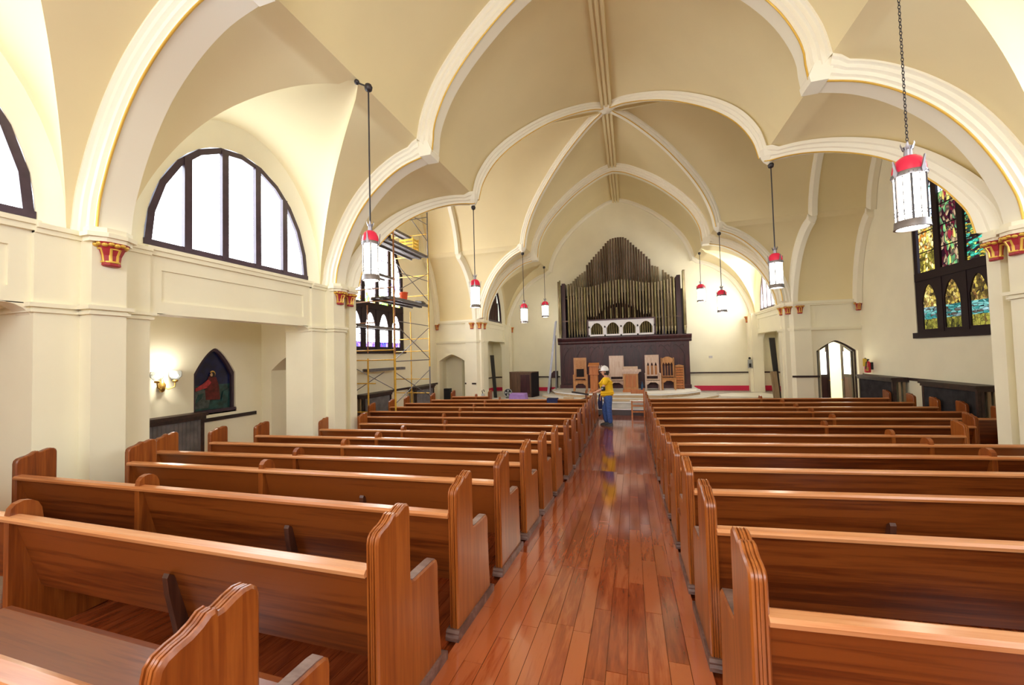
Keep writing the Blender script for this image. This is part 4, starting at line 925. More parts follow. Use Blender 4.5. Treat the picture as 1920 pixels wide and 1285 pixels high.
# ------------------------------------------------------------------ platform furniture
def legs(parent, m, pts, z0, z1, h=.025):
    for x, y in pts: MB().box(x-h, x+h, y-h, y+h, z0, z1).build('leg', m, parent)
def armchair(x, y, rz, label, m, w=.56, hb=1.40, void=True, gothic=False):
    r = thing('armchair', (x, y, .014), label, 'chair', None, rz); h = w/2
    # faces -y
    legs(r, m, [(-h+.03, -.25), (h-.03, -.25)], 0, .66, .03)
    for sx in (-1, 1): MB().prism([(.2, 0), (.26, 0), (.26, hb), (.2, hb)], lambda u, v, q, sx=sx: (sx*(h-.06)+q, u+.04*(v/hb), v), -.03, .03).build('back_post', m, r)
    MB().box(-h+.04, h-.04, -.27, .24, .40, .45).build('seat', m, r)
    MB().prism([(-h+.05, .42), (-h+.05, .24), (-h+.10, .24), (-.1, .33), (.1, .33), (h-.10, .24), (h-.05, .24), (h-.05, .42)], lambda u, v, q: (u, q, v), -.27, -.24).build('front_apron', m, r)
    for sx in (-1, 1): MB().box(sx*(h-.06), sx*(h), -.30, .25, .64, .69).build('armrest', m, r); MB().box(sx*(h-.05), sx*(h-.02), -.24, .24, .30, .42).build('side_rail', m, r)
    top = MB().box(-h+.06, h-.06, .235, .27, hb-.10, hb).build('crest_rail', m, r)
    if gothic:
        pl = MB()
        for i in range(3):
            a = -h+.08+(w-.16)/3*i; b = a+(w-.16)/3; arch_wall(pl, lambda u, z, d: (u, .235+d, z), a, b, .56, hb-.1, a+.03, b-.03, .62, 1.0, 1.14, 1.4, .03, 8)
        pl.build('pierced_back', m, r, recalc=False)
        MB().box(-h+.08, h-.08, .26, .275, .56, 1.0).build('back_board', M['oak'], r)
    elif void:
        MB().box(-h+.08, h-.08, .235, .265, .92, hb-.1).build('back_panel', m, r); MB().box(-h+.08, -h+.14, .24, .26, .56, .92).box(h-.14, h-.08, .24, .26, .56, .92).build('back_stile', m, r); MB().box(-h+.08, h-.08, .235, .265, .50, .58).build('lower_rail', m, r)
        MB().box(-h+.14, h-.14, .25, .262, .58, .92).build('dark_infill', M['dark'], r)  # dark board painted in for the shade of the open back
        for z in (1.02, 1.1, hb-.14): MB().box(-h+.1, h-.1, .228, .24, z, z+.025).build('moulding', m, r)
    else:
        MB().box(-h+.08, h-.08, .235, .265, .55, hb-.1).build('back_panel', m, r)
        for i in range(3): MB().box(-.17+.12*i, -.09+.12*i, .225, .237, .95, 1.2).build('raised_panel', m, r)
    return r
armchair(-1.62, 16.75, .12, 'golden oak armchair with dark open lower back, beside the lectern', M['oak'], .60, 1.40)
armchair(-.16, 17.2, 0, 'pale dusty throne chair behind the man in yellow', M['oakpink'], .66, 1.45, False)
armchair(1.28, 17.35, 0, 'tall oak armchair with pale posts and pointed back openings', M['oakpink'], .62, 1.45, False, True)
def side_chair(x, y, label):
    r = thing('side_chair', (x, y, .014), label, 'chair'); m = M['oak']; h = .24
    legs(r, m, [(-h, -.2), (h, -.2), (-h, .2), (h, .2)], 0, .44, .024)
    MB().box(-h-.03, h+.03, -.25, .23, .44, .48).build('seat', m, r)
    MB().prism([(-h, .44), (-h, .30), (-h+.05, .30), (-.08, .38), (.08, .38), (h-.05, .30), (h, .30), (h, .44)], lambda u, v, q: (u, q, v), -.22, -.19).build('front_apron', m, r)
    for sx in (-1, 1): MB().box(sx*h-.022, sx*h+.022, .19, .23, .48, 1.32).build('back_post', m, r)
    MB().prism([(-h, 1.16), (h, 1.16), (h, 1.27), (.06, 1.36), (-.06, 1.36), (-h, 1.27)], lambda u, v, q: (u, q, v), .19, .225).build('crest_rail', m, r)
    MB().box(-h, h, .19, .22, .52, .57).build('lower_rail', m, r)
    for i in range(5): MB().box(-h+.03+i*.105-.011, -h+.03+i*.105+.011, .195, .215, .57, 1.06).build('spindle', m, r)
    pl = MB()
    for i in range(4):
        a = -h+.03+i*.105; arch_wall(pl, lambda u, z, d: (u, .195+d, z), a, a+.105, 1.0, 1.17, a+.012, a+.093, 1.0, 1.02, 1.13, 1.4, .02, 6)
    pl.build('arched_head', m, r, recalc=False)
side_chair(1.90, 17.45, 'oak side chair with four pointed openings in its back')
hb = thing('hymn_board', (2.36, 17.75, .014), 'stacked narrow oak hymn board rack at the end of the chair row', 'rack')
MB().box(-.17, -.14, -.05, .05, 0, .95).box(.14, .17, -.05, .05, 0, .95).build('side_post', M['oak'], hb)
MB().box(-.14, .14, .02, .04, 0, .95).build('back_board', M['oak'], hb)
MB().prism([(-.17, .92), (.17, .92), (.17, .98), (0, 1.02), (-.17, .98)], lambda u, v, q: (u, q, v), -.05, .05).build('top_cap', M['oak'], hb)
for i in range(8): MB().prism([(-.05, 0), (.02, 0), (.02, .05), (-.02, .07)], lambda u, v, q, i=i: (q, u, .06+i*.108+v), -.14, .14).build('slat', M['oakorange'], hb)
lec = thing('lectern', (-1.02, 16.35, .0), 'orange oak lectern on a panelled column, in front of the armchair', 'lectern')
MB().prism([(-.17+0, -.15), (.17, -.15), (.2, 0), (.17, .15), (-.17, .15), (-.2, 0)], lambda u, v, q: (u, v, q), 0, .08).build('base', M['oakorange'], lec)
MB().prism([(-.13, -.11), (.13, -.11), (.16, 0), (.13, .11), (-.13, .11), (-.16, 0)], lambda u, v, q: (u, v, q), .08, .72).build('column', M['oakorange'], lec)
for xx in (-.07, .07): MB().box(xx-.05, xx+.05, -.125, -.105, .15, .65).build('panel', M['oakorange'], lec)
MB().box(-.19, .19, -.17, .17, .72, .76).box(-.17, .17, -.15, .15, .76, 1.06).build('desk_box', M['oakorange'], lec)
MB().prism([(-.2, 1.06), (.2, 1.06), (.2, 1.2), (.17, 1.2), (-.2, 1.1)], lambda u, v, q: (q, u, v), -.21, .21).build('sloping_top', M['oakorange'], lec)
dv = thing('wooden_stool', (-.74, 16.72, .0), 'narrow oak stool with loose white fittings on top, behind the hard hat', 'stool')
legs(dv, M['oak'], [(-.18, -.12), (.18, -.12), (-.18, .12), (.18, .12)], 0, .90, .022); MB().box(-.24, .24, -.16, .16, .90, .95).build('top', M['oak'], dv)
wf = MB().box(-.2, .16, -.05, .05, 0, .015)
for i in range(4): wf.lathe([(.035, 0), (.035, .06), (.02, .1), (.03, .12)], (-.16+i*.09, 0, .015), 8)
tag(wf.build('light_fitting', M['white'], None, 40, (-.74, 16.70, .953)), 'loose white light fitting lying on the narrow oak stool', 'fitting')
pul = thing('pulpit', (.41, 16.55, .0), 'pale topped oak pulpit desk with carved panelled front', 'pulpit')
MB().prism([(-.32, 0), (.32, 0), (.32, .07), (.26, .14), (-.26, .14), (-.32, .07)], lambda u, v, q: (u, q, v), -.2, .2).build('base', M['oakorange'], pul)
MB().box(-.25, .25, -.16, .16, .14, .74).build('body', M['oak'], pul)
for i in range(3): MB().box(-.2+i*.14, -.09+i*.14, -.175, -.158, .2, .68).build('front_panel', M['oakorange'], pul)
for sx in (-1, 1): MB().box(sx*.25-.03, sx*.25+.03, -.19, -.13, .14, .74).build('corner_post', M['oak'], pul)
MB().prism([(-.29, .74), (.29, .74), (.34, .82), (-.34, .82)], lambda u, v, q: (u, q, v), -.2, .2).build('neck_moulding', M['oakpink'], pul)
MB().box(-.40, .40, -.24, .24, .82, .90).build('table_top', M['oakpink'], pul)
MB().prism([(-.2, .90), (.2, .90), (.2, 1.02), (-.2, .94)], lambda u, v, q: (q, u, v), -.28, .28).build('book_rest', M['oakpink'], pul)
tag(MB().lathe([(.05, 0), (.055, .02), (.055, .2), (.04, .25), (.02, .3), (.02, .36)], (0, 0, 0), 12).build('water_bottle', M['bluebottle'], None, 40, (.86, 17.3, .0)), 'tall blue water bottle on the platform between pulpit and armchair', 'bottle')
stn = thing('dark_side_table', (-3.06, 18.55, -.2), 'small dark slant-topped table on thin legs beside the organ case', 'table')
legs(stn, M['black'], [(-.2, -.14), (.12, -.14), (-.2, .14), (.12, .14)], 0, .68, .018); MB().prism([(-.28, .68), (.15, .68), (.15, 1.0), (-.02, 1.0)], lambda u, v, q: (u, q, v), -.18, .18).build('slanted_top', M['case'], stn)
# communion chair / small rack before the steps
rk = thing('small_wooden_stand', (.62, 14.15, ZF), 'small red-brown wooden stand at the aisle end with white papers on it', 'stand')
for xx in (-.2, .2): 
    MB().box(xx-.025, xx+.025, -.16, -.12, 0, .98 if xx > 0 else .55).build('leg', M['oakorange'], rk); MB().box(xx-.02, xx+.02, .14, .18, 0, .5).build('leg', M['oakorange'], rk)
MB().box(-.22, .2, -.155, -.125, .80, .93).build('top_board', M['oakorange'], rk); MB().box(-.2, .2, -.16, .18, .50, .53).build('shelf', M['oakorange'], rk)
for z in (.16, .36): MB().box(-.2, .2, -.15, -.12, z, z+.05).build('cross_rail', M['oakorange'], rk)
tag(MB().box(-.28, .16, -.11, .12, 0, .012).box(.0, .34, -.1, .13, .012, .02).build('paper_stack', M['paper'], None, None, (.64, 14.15, ZF+.532), bevel=.002), 'white papers lying on the small red-brown stand', 'paper')

# ------------------------------------------------------------------ chancel clutter
cab = thing('brown_cabinet', (-3.95, 16.6, -.2), 'open-backed brown wooden cabinet standing left of the ladder', 'cabinet', None, math.radians(-16))
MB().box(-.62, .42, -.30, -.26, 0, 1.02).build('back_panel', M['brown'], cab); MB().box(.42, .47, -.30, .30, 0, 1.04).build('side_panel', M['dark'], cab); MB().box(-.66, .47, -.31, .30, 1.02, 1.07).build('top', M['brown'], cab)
MB().box(-.66, -.62, -.30, .30, 0, 1.02).build('side_panel', M['brown'], cab); MB().box(-.62, .42, -.3, .3, 0, .08).build('base', M['brown'], cab); MB().box(-.1, .36, -.315, -.30, .14, .95).build('inset_panel', M['case'], cab)
fan = thing('floor_fan', (-4.55, 15.9, -.2), 'small round floor fan with dark cage in front of the brown cabinet', 'fan')
MB().lathe([(.12, 0), (.12, .03), (.04, .05), (.03, .12)], (0, 0, 0), 12).build('base', M['black'], fan, 40)
MB().prism([(.17*math.cos(k*PI/8), .22+.17*math.sin(k*PI/8)) for k in range(16)], lambda u, v, q: (u, q, v), -.05, .05).build('housing', M['black'], fan)
for k in range(4): MB().prism([(0, 0), (.13, .03), (.12, -.05)], lambda u, v, q, k=k: (u*math.cos(k*PI/2)-v*math.sin(k*PI/2), q, .22+u*math.sin(k*PI/2)+v*math.cos(k*PI/2)), -.07, -.06).build('blade', M['grey'], fan)
MB().path([(.17*math.cos(k*PI/8), -.06, .22+.17*math.sin(k*PI/8)) for k in range(17)], .012, 6).build('cage_ring', M['grey'], fan)
pb = MB(); pb.loft([[(-.36, -.2, 0), (.36, -.2, 0), (.36, .2, 0), (-.36, .2, 0)], [(-.33, -.2, .24), (.30, -.2, .24), (.32, .2, .26), (-.33, .2, .26)]])
tag(pb.build('draped_box', M['purple'], None, None, (-3.95, 15.35, -.2), bevel=.02), 'box draped in purple cloth on the chancel floor before the cabinet', 'box')
lad = thing('step_ladder', (-3.12, 17.2, -.2), 'tall grey aluminium ladder leaning by the end of the organ case', 'ladder')
A, B = Vector((0, 0, 0)), Vector((.33, .62, 3.3))
for sg in (-1, 1):
    off = Vector((.045, -.17, 0))*sg
    MB().loft([[tuple(p+off+Vector((dx, dy, 0))) for dx, dy in ((-.035, -.02), (.035, -.02), (.035, .02), (-.035, .02))] for p in (A, B)]).build('rail', M['alu'], lad)
    MB().tube(Vector((.26, .55, 0))+off*.8, B.lerp(A, .2)+off*.8+Vector((.05, .03, 0)), .018, 6).build('rear_strut', M['alu'], lad)
for i in range(1, 12):
    p = A.lerp(B, i/12); MB().tube(p+Vector((.045, -.17, 0)), p-Vector((.045, -.17, 0)), .016, 6).build('rung', M['alu'], lad)
MB().box(-.06, .06, -.24, .24, 0, .05).build('foot_bar', M['galv'], lad)
def board(name, pts, m, th, label, cat='sheet'):
    """thin panel leaning on a wall: 4 corners"""
    p = [Vector(q) for q in pts]; n_ = (p[1]-p[0]).cross(p[3]-p[0]).normalized()*th
    return tag(MB().loft([[tuple(q) for q in p], [tuple(q+n_) for q in p]]).build(name, m), label, cat)
board('black_sheet', [(-5.22, 16.02, -.2), (-5.08, 15.99, -.2), (-5.18, 15.97, 1.62), (-5.35, 16.0, 1.62)], M['black'], .04, 'tall black sheet leaning at the pier beside the niche')
board('black_sheet', [(5.46, 16.02, -.2), (5.32, 15.99, -.2), (5.16, 15.97, 1.98), (5.34, 16.0, 1.98)], M['black'], .04, 'tall black sheet leaning at the pier beside the arched doorway')
board('brown_plank', [(5.36, 15.80, -.2), (5.16, 15.75, -.2), (5.10, 15.80, .80), (5.30, 15.85, .80)], M['tan'], .04, 'brown plank leaning in front of the black sheet by the doorway')
vac = thing('upright_vacuum', (-5.0, 14.3, ZF), 'grey upright vacuum cleaner with dark green base beside the short pew', 'vacuum cleaner')
MB().box(-.17, .17, -.15, .15, 0, .30).build('base', M['green'], vac, bevel=.03)
MB().loft([[(-.11, -.06, .28), (.13, -.06, .28), (.13, .06, .28), (-.11, .06, .28)], [(-.14, -.03, .75), (-.04, -.03, .75), (-.04, .05, .75), (-.14, .05, .75)]]).build('body', M['grey'], vac, bevel=.01)
MB().path([(-.09, 0, .75), (-.12, 0, .86), (-.05, 0, .90), (-.02, 0, .82)], .016, 6).build('handle', M['black'], vac)
fj = thing('folded_jacket', (-1.93, 12.085, .203), 'folded navy jacket hung over the front pew rail', 'jacket')
MB().box(-.17, .17, -.065, -.04, -.26, .03).build('back_flap', M['navy'], fj, bevel=.01); MB().box(-.17, .17, -.065, .11, .0, .03).build('fold', M['navy'], fj, bevel=.01); MB().box(-.17, .17, .10, .12, -.05, .03).build('front_flap', M['navy'], fj, bevel=.01)
tag(MB().loft([[(-.22, -.1, 0), (.22, -.1, 0), (.24, .12, 0), (-.2, .12, 0)], [(-.17, -.08, .07), (.18, -.08, .10), (.2, .1, .12), (-.15, .1, .06)], [(.0, -.03, .10), (.14, -.03, .15), (.14, .05, .15), (.0, .05, .1)]]).build('black_bag', M['black'], None, 50, (-1.30, 14.98, -.195), bevel=.01), 'slumped black bag on the platform edge beyond the front pew', 'bag')
tag(MB().box(-.28, .1, -.07, .08, 0, .14).box(-.24, .06, -.09, -.07, .02, .12).build('pale_carton', M['riser'], None, None, (-1.78, 14.98, -.195), bevel=.005), 'small tan carton on the platform edge beside the black bag', 'box')
# small fittings on walls
tag(MB().box(-.07, .07, -.02, 0, -.05, .05).box(-.012, .012, -.024, -.02, -.02, .02).build('wall_plate', M['plate'], None, None, (3.82, YN, 1.30)), 'small grey switch plate on the pale wall beside the organ', 'switch')
ph_ = thing('wall_telephone', (5.25, 18.85, .80), 'grey wall telephone on the pilaster beside the end wall', 'telephone')
MB().box(-.08, .08, -.06, 0, 0, .36).build('back_plate', M['grey'], ph_); MB().box(-.05, .03, -.10, -.06, .04, .20).build('handset', M['black'], ph_, bevel=.01); MB().ball((-.02, -.08, .42), .05, 8).build('bell_cap', M['iron'], ph_)
ex = thing('fire_extinguisher', (7.38, 14.72, .78), 'red fire extinguisher with yellow tag hung above the radiator cover', 'extinguisher')
MB().lathe([(.01, 0), (.075, .01), (.08, .04), (.08, .28), (.06, .34), (.03, .36), (.03, .38)], (0, 0, 0), 14).build('cylinder', M['extred'], ex, 40)
MB().box(-.03, .03, -.05, .03, .38, .42).tube((0, -.02, .40), (-.1, -.1, .45), .014).build('valve_handle', M['black'], ex)
MB().path([(0, -.05, .40), (-.07, -.09, .32), (-.09, -.09, .12)], .014, 6).build('hose', M['black'], ex)
MB().box(-.15, -.05, -.088, -.080, .20, .44).build('yellow_tag', M['crate'], ex); MB().box(-.085, -.02, -.088, -.082, .06, .18).build('label', M['halo'], ex); MB().box(.07, .12, -.06, .06, .1, .32).build('wall_bracket', M['black'], ex)

# ------------------------------------------------------------------ radiator covers
def radcover(s, y0, y1, zt, dep, label, curtain, slats=True):
    zf = floorz((y0+y1)/2); r = thing('radiator_cover', (s*XW, (y0+y1)/2, zf), label, 'radiator cover'); h = (y1-y0)/2; H = zt-zf
    X = lambda d: -s*d
    MB().box(X(-.0), X(dep+.05), -h-.04, h+.04, H-.06, H).build('top', M['rail'], r); MB().box(X(0), X(dep+.02), -h-.02, h+.02, H-.12, H-.06).build('apron', M['rail'], r)
    for yy in (-h+.03, h-.03): MB().box(X(dep-.06), X(dep), yy-.03, yy+.03, 0, H-.1).build('corner_post', M['rail'], r)
    pts = []; nn = int((y1-y0)/.035)
    rows = [[(X(dep-.03+.02*(i % 2)), -h+.06+(2*h-.12)*i/nn, z) for i in range(nn+1)] for z in (.03, H-.12)]
    MB().grid(rows).build('pleated_curtain', curtain, r, None)
    if slats:
        for k in range(3): MB().box(X(.08+k*.1), X(.13+k*.1), -h-.01, -h+.02, .03, H-.12).build('end_slat', M['tan'] if k < 2 else M['rail'], r)
radcover(1, 13.1, 14.75, .73, .35, 'dark radiator cover under the fire extinguisher', M['curtain'])
radcover(1, 10.35, 11.95, .73, .38, 'dark radiator cover below the dark stained glass window', M['curtain'])
radcover(-1, 9.95, 11.35, .52, .33, 'dark radiator cover standing behind the scaffold poles', M['greycurtain'])
radcover(-1, 12.9, 14.3, .50, .33, 'grey curtained radiator cover beyond the scaffold near the niche', M['greycurtain'])
radcover(-1, 4.0, 5.46, .66, .22, 'grey pleated radiator cover in the aisle under the wall lamp', M['greycurtain'], False)
radcover(-1, 7.4, 8.3, .55, .3, 'dark radiator cover seen through the aisle arch', M['curtain'])
board('black_cabinet', [(-7.05, 15.1, ZF), (-6.78, 15.1, ZF), (-6.78, 15.1, .28), (-7.05, 15.1, .28)], M['black'], .2, 'narrow black cabinet standing at the niche opening', 'cabinet')

# ------------------------------------------------------------------ wall sconces in the aisle
def sconce(y, z, label):
    r = thing('wall_sconce', (-XW, y, z), label, 'wall lamp', 'brass wall lamps in the side aisle')
    MB().lathe([(.01, -.13), (.035, -.11), (.05, -.05), (.055, 0), (.03, .05), (.015, .12)], (.05, 0, 0), 12).build('brass_body', M['brass'], r, 40)
    for sy in (-1, 1):
        MB().path([(.05, 0, -.04), (.12, sy*.06, -.08), (.16, sy*.13, -.04), (.16, sy*.14, .04)], .012, 6).build('arm', M['brass'], r, 60)
        MB().lathe([(.03, .04), (.045, .06), (.04, .08)], (.16, sy*.14, 0), 10).build('lamp_cup', M['brass'], r, 40)
        MB().ball((.16, sy*.14, .155), .042, 12).build('glowing_bulb', M['sconceglow'], r, 60)
        MB().lathe([(.05, .09), (.09, .14), (.095, .2), (.085, .24), (.08, .24), (.088, .2), (.083, .14), (.045, .095)], (.16, sy*.14, 0), 14).build('glass_shade', SHADE, r, 60)
def sconce_lamp(y, z):
    l = bpy.data.lights.new('wall_sconce_bulb', 'POINT'); l.energy = 6; l.color = (1, .92, .78); l.shadow_soft_size = .06; link('wall_sconce_bulb', l, None, (-XW+.24, y, z+.22))
def shade_mat():
    m, nt, b = nm('lamp_shade_glass'); b.inputs['Base Color'].default_value = (.95, .98, .97, 1); b.inputs['Roughness'].default_value = .05
    b.inputs['Transmission Weight'].default_value = .9; b.inputs['IOR'].default_value = 1.1; return m
SHADE = shade_mat()
sconce_lamp(4.86, 1.22); sconce_lamp(2.98, 1.22)
sconce(4.86, 1.22, 'two-armed brass wall lamp with lit glass shades beside the picture window')
sconce(2.98, 1.22, 'two-armed brass wall lamp half hidden at the picture edge beside the near pillar')

# ------------------------------------------------------------------ scaffold
sc = thing('scaffold_tower', (-6.4, 10.4, ZF), 'yellow and rusty tube scaffold tower in front of the pale stained window', 'scaffold')
KS = 1.047
def sx(x): return XC+(x-XC)*KS
def sz(z): return ZC+(z-ZC)*KS if z > ZF else ZF
def L_(p): return (p[0]+6.4, p[1]-10.4, sz(p[2])-ZF)
def tb(nm_, a, b, r, m): return MB().tube(L_(a), L_(b), r, 8).build(nm_, m, sc, 60)
XA, XM, XB = sx(-7.05), sx(-6.62), sx(-5.75); XM2 = sx(-6.42)
Y1, Y2 = 9.42*KS, 11.36*KS
tb('pole', (XA, Y1, ZF), (XA, Y1, 5.6), .024, M['rust']); tb('pole', (XB, Y1, ZF), (XB, Y1, 1.7), .026, M['yellow']); tb('pole', (XB, Y1, 1.7), (XB, Y1, 6.3), .024, M['rust'])
tb('pole', (XA, Y2, ZF), (XA, Y2, 6.0), .024, M['yellow']); tb('pole', (XB, Y2, ZF), (XB, Y2, 1.3), .024, M['galv']); tb('pole', (XB, Y2, 1.3), (XB, Y2, 4.8), .024, M['yellow']); tb('pole', (XB, Y2, 4.8), (XB, Y2, 6.66), .022, M['galv'])
tb('ladder_upright', (XM, Y1, ZF), (XM, Y1, 1.6), .024, M['yellow']); tb('ladder_upright', (XM, Y1, 1.75), (XM, Y1, 3.1), .018, M['rust'])
tb('ladder_upright', (XM2, Y2, ZF), (XM2, Y2, 3.1), .018, M['yellow'])
for z in (-.35, .1, .9, 1.55, 1.82, 2.6, 3.2, 3.55, 4.5, 5.0): tb('rung', (XA, Y1, z), (XB if z in (1.55, 1.82, 3.55, 3.2) else XM+.25, Y1, z), .018, M['yellow'] if z < 2 else M['rust'])
for z in (-.3, .45, .9, 1.8, 2.2, 3.6, 4.25, 4.9, 5.6): tb('rung', (XA, Y2, z), (XB, Y2, z), .016, M['yellow'])
def xbrace(x, za, zb):
    tb('cross_brace', (x, Y1, za), (x, Y2, zb), .013, M['galv']); tb('cross_brace', (x, Y1, zb), (x, Y2, za), .013, M['galv'])
xbrace(XB, 5.35, 6.15); xbrace(XB, 3.4, 4.3); xbrace(XB, 1.55, 2.55); xbrace(XB, .35, 1.2)
tb('cross_brace', (XA, Y1, 1.33), (XB, Y1, .72), .013, M['galv']); tb('cross_brace', (XA, Y1, .68), (XM+.55, Y1, 1.22), .013, M['galv'])
tb('guard_rail', (XB, Y1, 5.85), (XB, Y2, 5.9), .013, M['galv']); tb('guard_rail', (XB, Y1, 4.0), (XB, Y2, 4.05), .013, M['galv']); tb('guard_rail', (XB, Y1, 2.62), (XB, Y2, 2.6), .013, M['galv']); tb('guard_rail', (XB, Y1, 1.5), (XB, Y2, 1.52), .016, M['galv'])
def deck(z, xs, y0=Y1-.12, y1=Y2+.1):
    z = sz(z)
    for a, b in xs:
        a, b = sx(a), sx(b)
        MB().box(a+6.4, b+6.4, y0-10.4, y1-10.4, z-ZF-.04, z-ZF).box(a+6.4, a+6.44, y0-10.4, y1-10.4, z-ZF-.09, z-ZF-.04).box(b+6.36, b+6.4, y0-10.4, y1-10.4, z-ZF-.09, z-ZF-.04).build('plank', M['deck'], sc)
deck(4.9, [(-6.42, -6.1), (-6.08, -5.79)]); deck(3.3, [(-6.42, -6.1), (-6.08, -5.79)]); deck(4.2, [(-7.2, -6.8)], Y1-.1, Y2-.3); deck(2.58, [(-7.2, -6.85)]); deck(1.3, [(-6.95, -6.7)], Y1+.2, Y2+.1); deck(5.6, [(-6.7, -6.4)])
bk = thing('orange_bucket', (-6.44, 11.0, sz(3.3)+.002), 'orange-red plastic bucket standing on the scaffold deck', 'bucket')
MB().lathe([(.10, 0), (.135, .27), (.145, .28), (.145, .30), (.125, .30), (.095, .02), (.01, .02)], (0, 0, 0), 16).build('body', M['bucket'], bk, 40); MB().path([(-.14*math.cos(k*PI/8), 0, .28-.10*math.sin(k*PI/8)*1) for k in range(9)], .005, 5).build('handle', M['iron'], bk)
ct = thing('yellow_crate', (-6.45, 11.4, sz(4.9)+.002), 'yellow slatted plastic crate on the upper scaffold deck', 'crate')
for k in range(4):
    z = .02+k*.11
    MB().box(-.25, .25, -.17, -.155, z, z+.06).box(-.25, .25, .155, .17, z, z+.06).box(-.25, -.235, -.17, .17, z, z+.06).box(.235, .25, -.17, .17, z, z+.06).build('slat_band', M['crate'], ct)
for a in (-.24, .24):
    for b in (-.16, .16): MB().box(a-.015, a+.015, b-.015, b+.015, 0, .45).build('corner_post', M['crate'], ct)
MB().box(-.24, .24, -.16, .16, 0, .012).build('base', M['crate'], ct)
tag(MB().loft([[(-.2, -.1, 0), (.2, -.1, 0), (.22, .12, 0), (-.2, .12, 0)], [(-.12, -.05, .10), (.1, -.06, .07), (.12, .08, .09), (-.1, .07, .11)]]).build('tool_bag', M['black'], None, None, (-6.24, 11.6, sz(3.3)+.002), bevel=.01), 'low dark tool bag on the scaffold deck beside the bucket', 'bag')

# ------------------------------------------------------------------ the man in yellow
def skin(name, pts, edges, rad, m, parent, sub=2, loc=(0, 0, 0), root=0):
    me = bpy.data.meshes.new(name); me.from_pydata(pts, edges, []); me.materials.append(m)
    o = link(name, me, parent, loc)
    sk = o.modifiers.new('skin', 'SKIN'); sk.use_smooth_shade = True
    if not me.skin_vertices: 
        bm = bmesh.new(); bm.from_mesh(me); bm.verts.layers.skin.verify(); bm.to_mesh(me); bm.free()
    for i, v in enumerate(me.skin_vertices[0].data):
        r = rad[i]; v.radius = r if isinstance(r, tuple) else (r, r); v.use_root = (i == root)
    ss = o.modifiers.new('sub', 'SUBSURF'); ss.levels = sub; ss.render_levels = sub
    return o
man = thing('person', (-.24, 12.3, ZF), 'man in yellow T-shirt, jeans and white hard hat walking past the front pews', 'person')
# local: faces -x, z up from floor
bp = [(-.03, 0, .93), (-.05, 0, 1.10), (-.07, 0, 1.28), (-.06, 0, 1.42), (-.065, 0, 1.50), (-.09, 0, 1.58), (-.10, 0, 1.64),
      (-.01, -.10, .86), (.0, -.10, .48), (.04, -.10, .09), (-.07, -.10, .035),
      (-.02, .10, .86), (-.15, .09, .50), (-.09, .10, .10), (-.20, .10, .035),
      (-.06, -.19, 1.38), (-.15, -.25, 1.13), (-.38, -.20, 1.02), (-.45, -.19, 1.01),
      (-.06, .19, 1.38), (-.10, .26, 1.12), (-.22, .24, .92), (-.26, .23, .85)]
be = [(0,1),(1,2),(2,3),(3,4),(4,5),(5,6),(0,7),(7,8),(8,9),(9,10),(0,11),(11,12),(12,13),(13,14),(3,15),(15,16),(16,17),(17,18),(3,19),(19,20),(20,21),(21,22)]
br = [(.10,.12),(.10,.11),(.10,.12),(.08,.11),.055,(.075,.07),(.075,.07),.085,.06,.04,.024,.085,.06,.04,.024,.055,.043,.03,.026,.055,.043,.03,.026]
body = skin('body', bp, be, br, M['skin'], man)
tsh = skin('tshirt', [(-.035,0,.84), (-.045,0,1.0), (-.06,0,1.13), (-.075,0,1.28), (-.065,0,1.41), (-.06,0,1.48), (-.06,-.20,1.385), (-.115,-.24,1.23), (-.06,.20,1.385), (-.085,.245,1.23)],
           [(0,1),(1,2),(2,3),(3,4),(4,5),(4,6),(6,7),(4,8),(8,9)], [(.185,.20),(.178,.20),(.172,.20),(.17,.205),(.13,.17),(.075,.085),.088,.078,.088,.078], M['shirt'], man, 2, root=2)
jn = skin('jeans', [(-.03,0,1.02), (-.02,0,.85), (.0,-.09,.70), (.0,-.10,.48), (.035,-.10,.07), (-.05,.09,.70), (-.15,.09,.50), (-.09,.10,.07)], [(0,1),(1,2),(2,3),(3,4),(1,5),(5,6),(6,7)], [(.155,.17),(.155,.17),.105,.088,.078,.105,.088,.078], M['denim'], man)
for y, x in ((-.10, .04), (.10, -.09)):
    MB().loft([[(x+.07, y-.045, 0), (x+.07, y+.045, 0), (x-.12, y+.05, 0), (x-.20, y+.03, 0), (x-.20, y-.03, 0), (x-.12, y-.05, 0)], [(x+.065, y-.04, .07), (x+.065, y+.04, .07), (x-.10, y+.04, .06), (x-.18, y+.025, .04), (x-.18, y-.025, .04), (x-.10, y-.04, .06)], [(x+.05, y-.035, .11), (x+.05, y+.035, .11), (x-.03, y+.035, .11), (x-.05, y+.02, .09), (x-.05, y-.02, .09), (x-.03, y-.035, .11)]]).build('shoe', M['shoe'], man, 60)
HX = .055; HZ = -.035
def hs(mb):
    mb.v = [(p[0]+HX, p[1], p[2]+HZ) for p in mb.v]; return mb
hd_ = (-.155, 0, 1.655)
hs(MB().ball((hd_[0], 0, hd_[2]), .098, 14, (1.02, .80, 1.22))).build('head', M['skin'], man, 80)
hs(MB().loft([[(-.245, -.012, 1.665), (-.245, .012, 1.665), (-.25, 0, 1.69)], [(-.285, -.018, 1.635), (-.285, .018, 1.635), (-.275, 0, 1.66)], [(-.25, -.018, 1.625), (-.25, .018, 1.625), (-.25, 0, 1.63)]])).build('nose', M['skin'], man, 60)
for sy in (-1, 1):
    hs(MB().ball((-.238, sy*.034, 1.672), .012, 8)).build('eye', M['hair'], man, 60)
    hs(MB().ball((-.135, sy*.083, 1.655), .026, 8, (.7, .4, 1.2))).build('ear', M['skin'], man, 60)
hs(MB().ball((-.245, 0, 1.598), .022, 8, (.5, 1.1, .3))).build('mouth', M['robe'], man, 60)
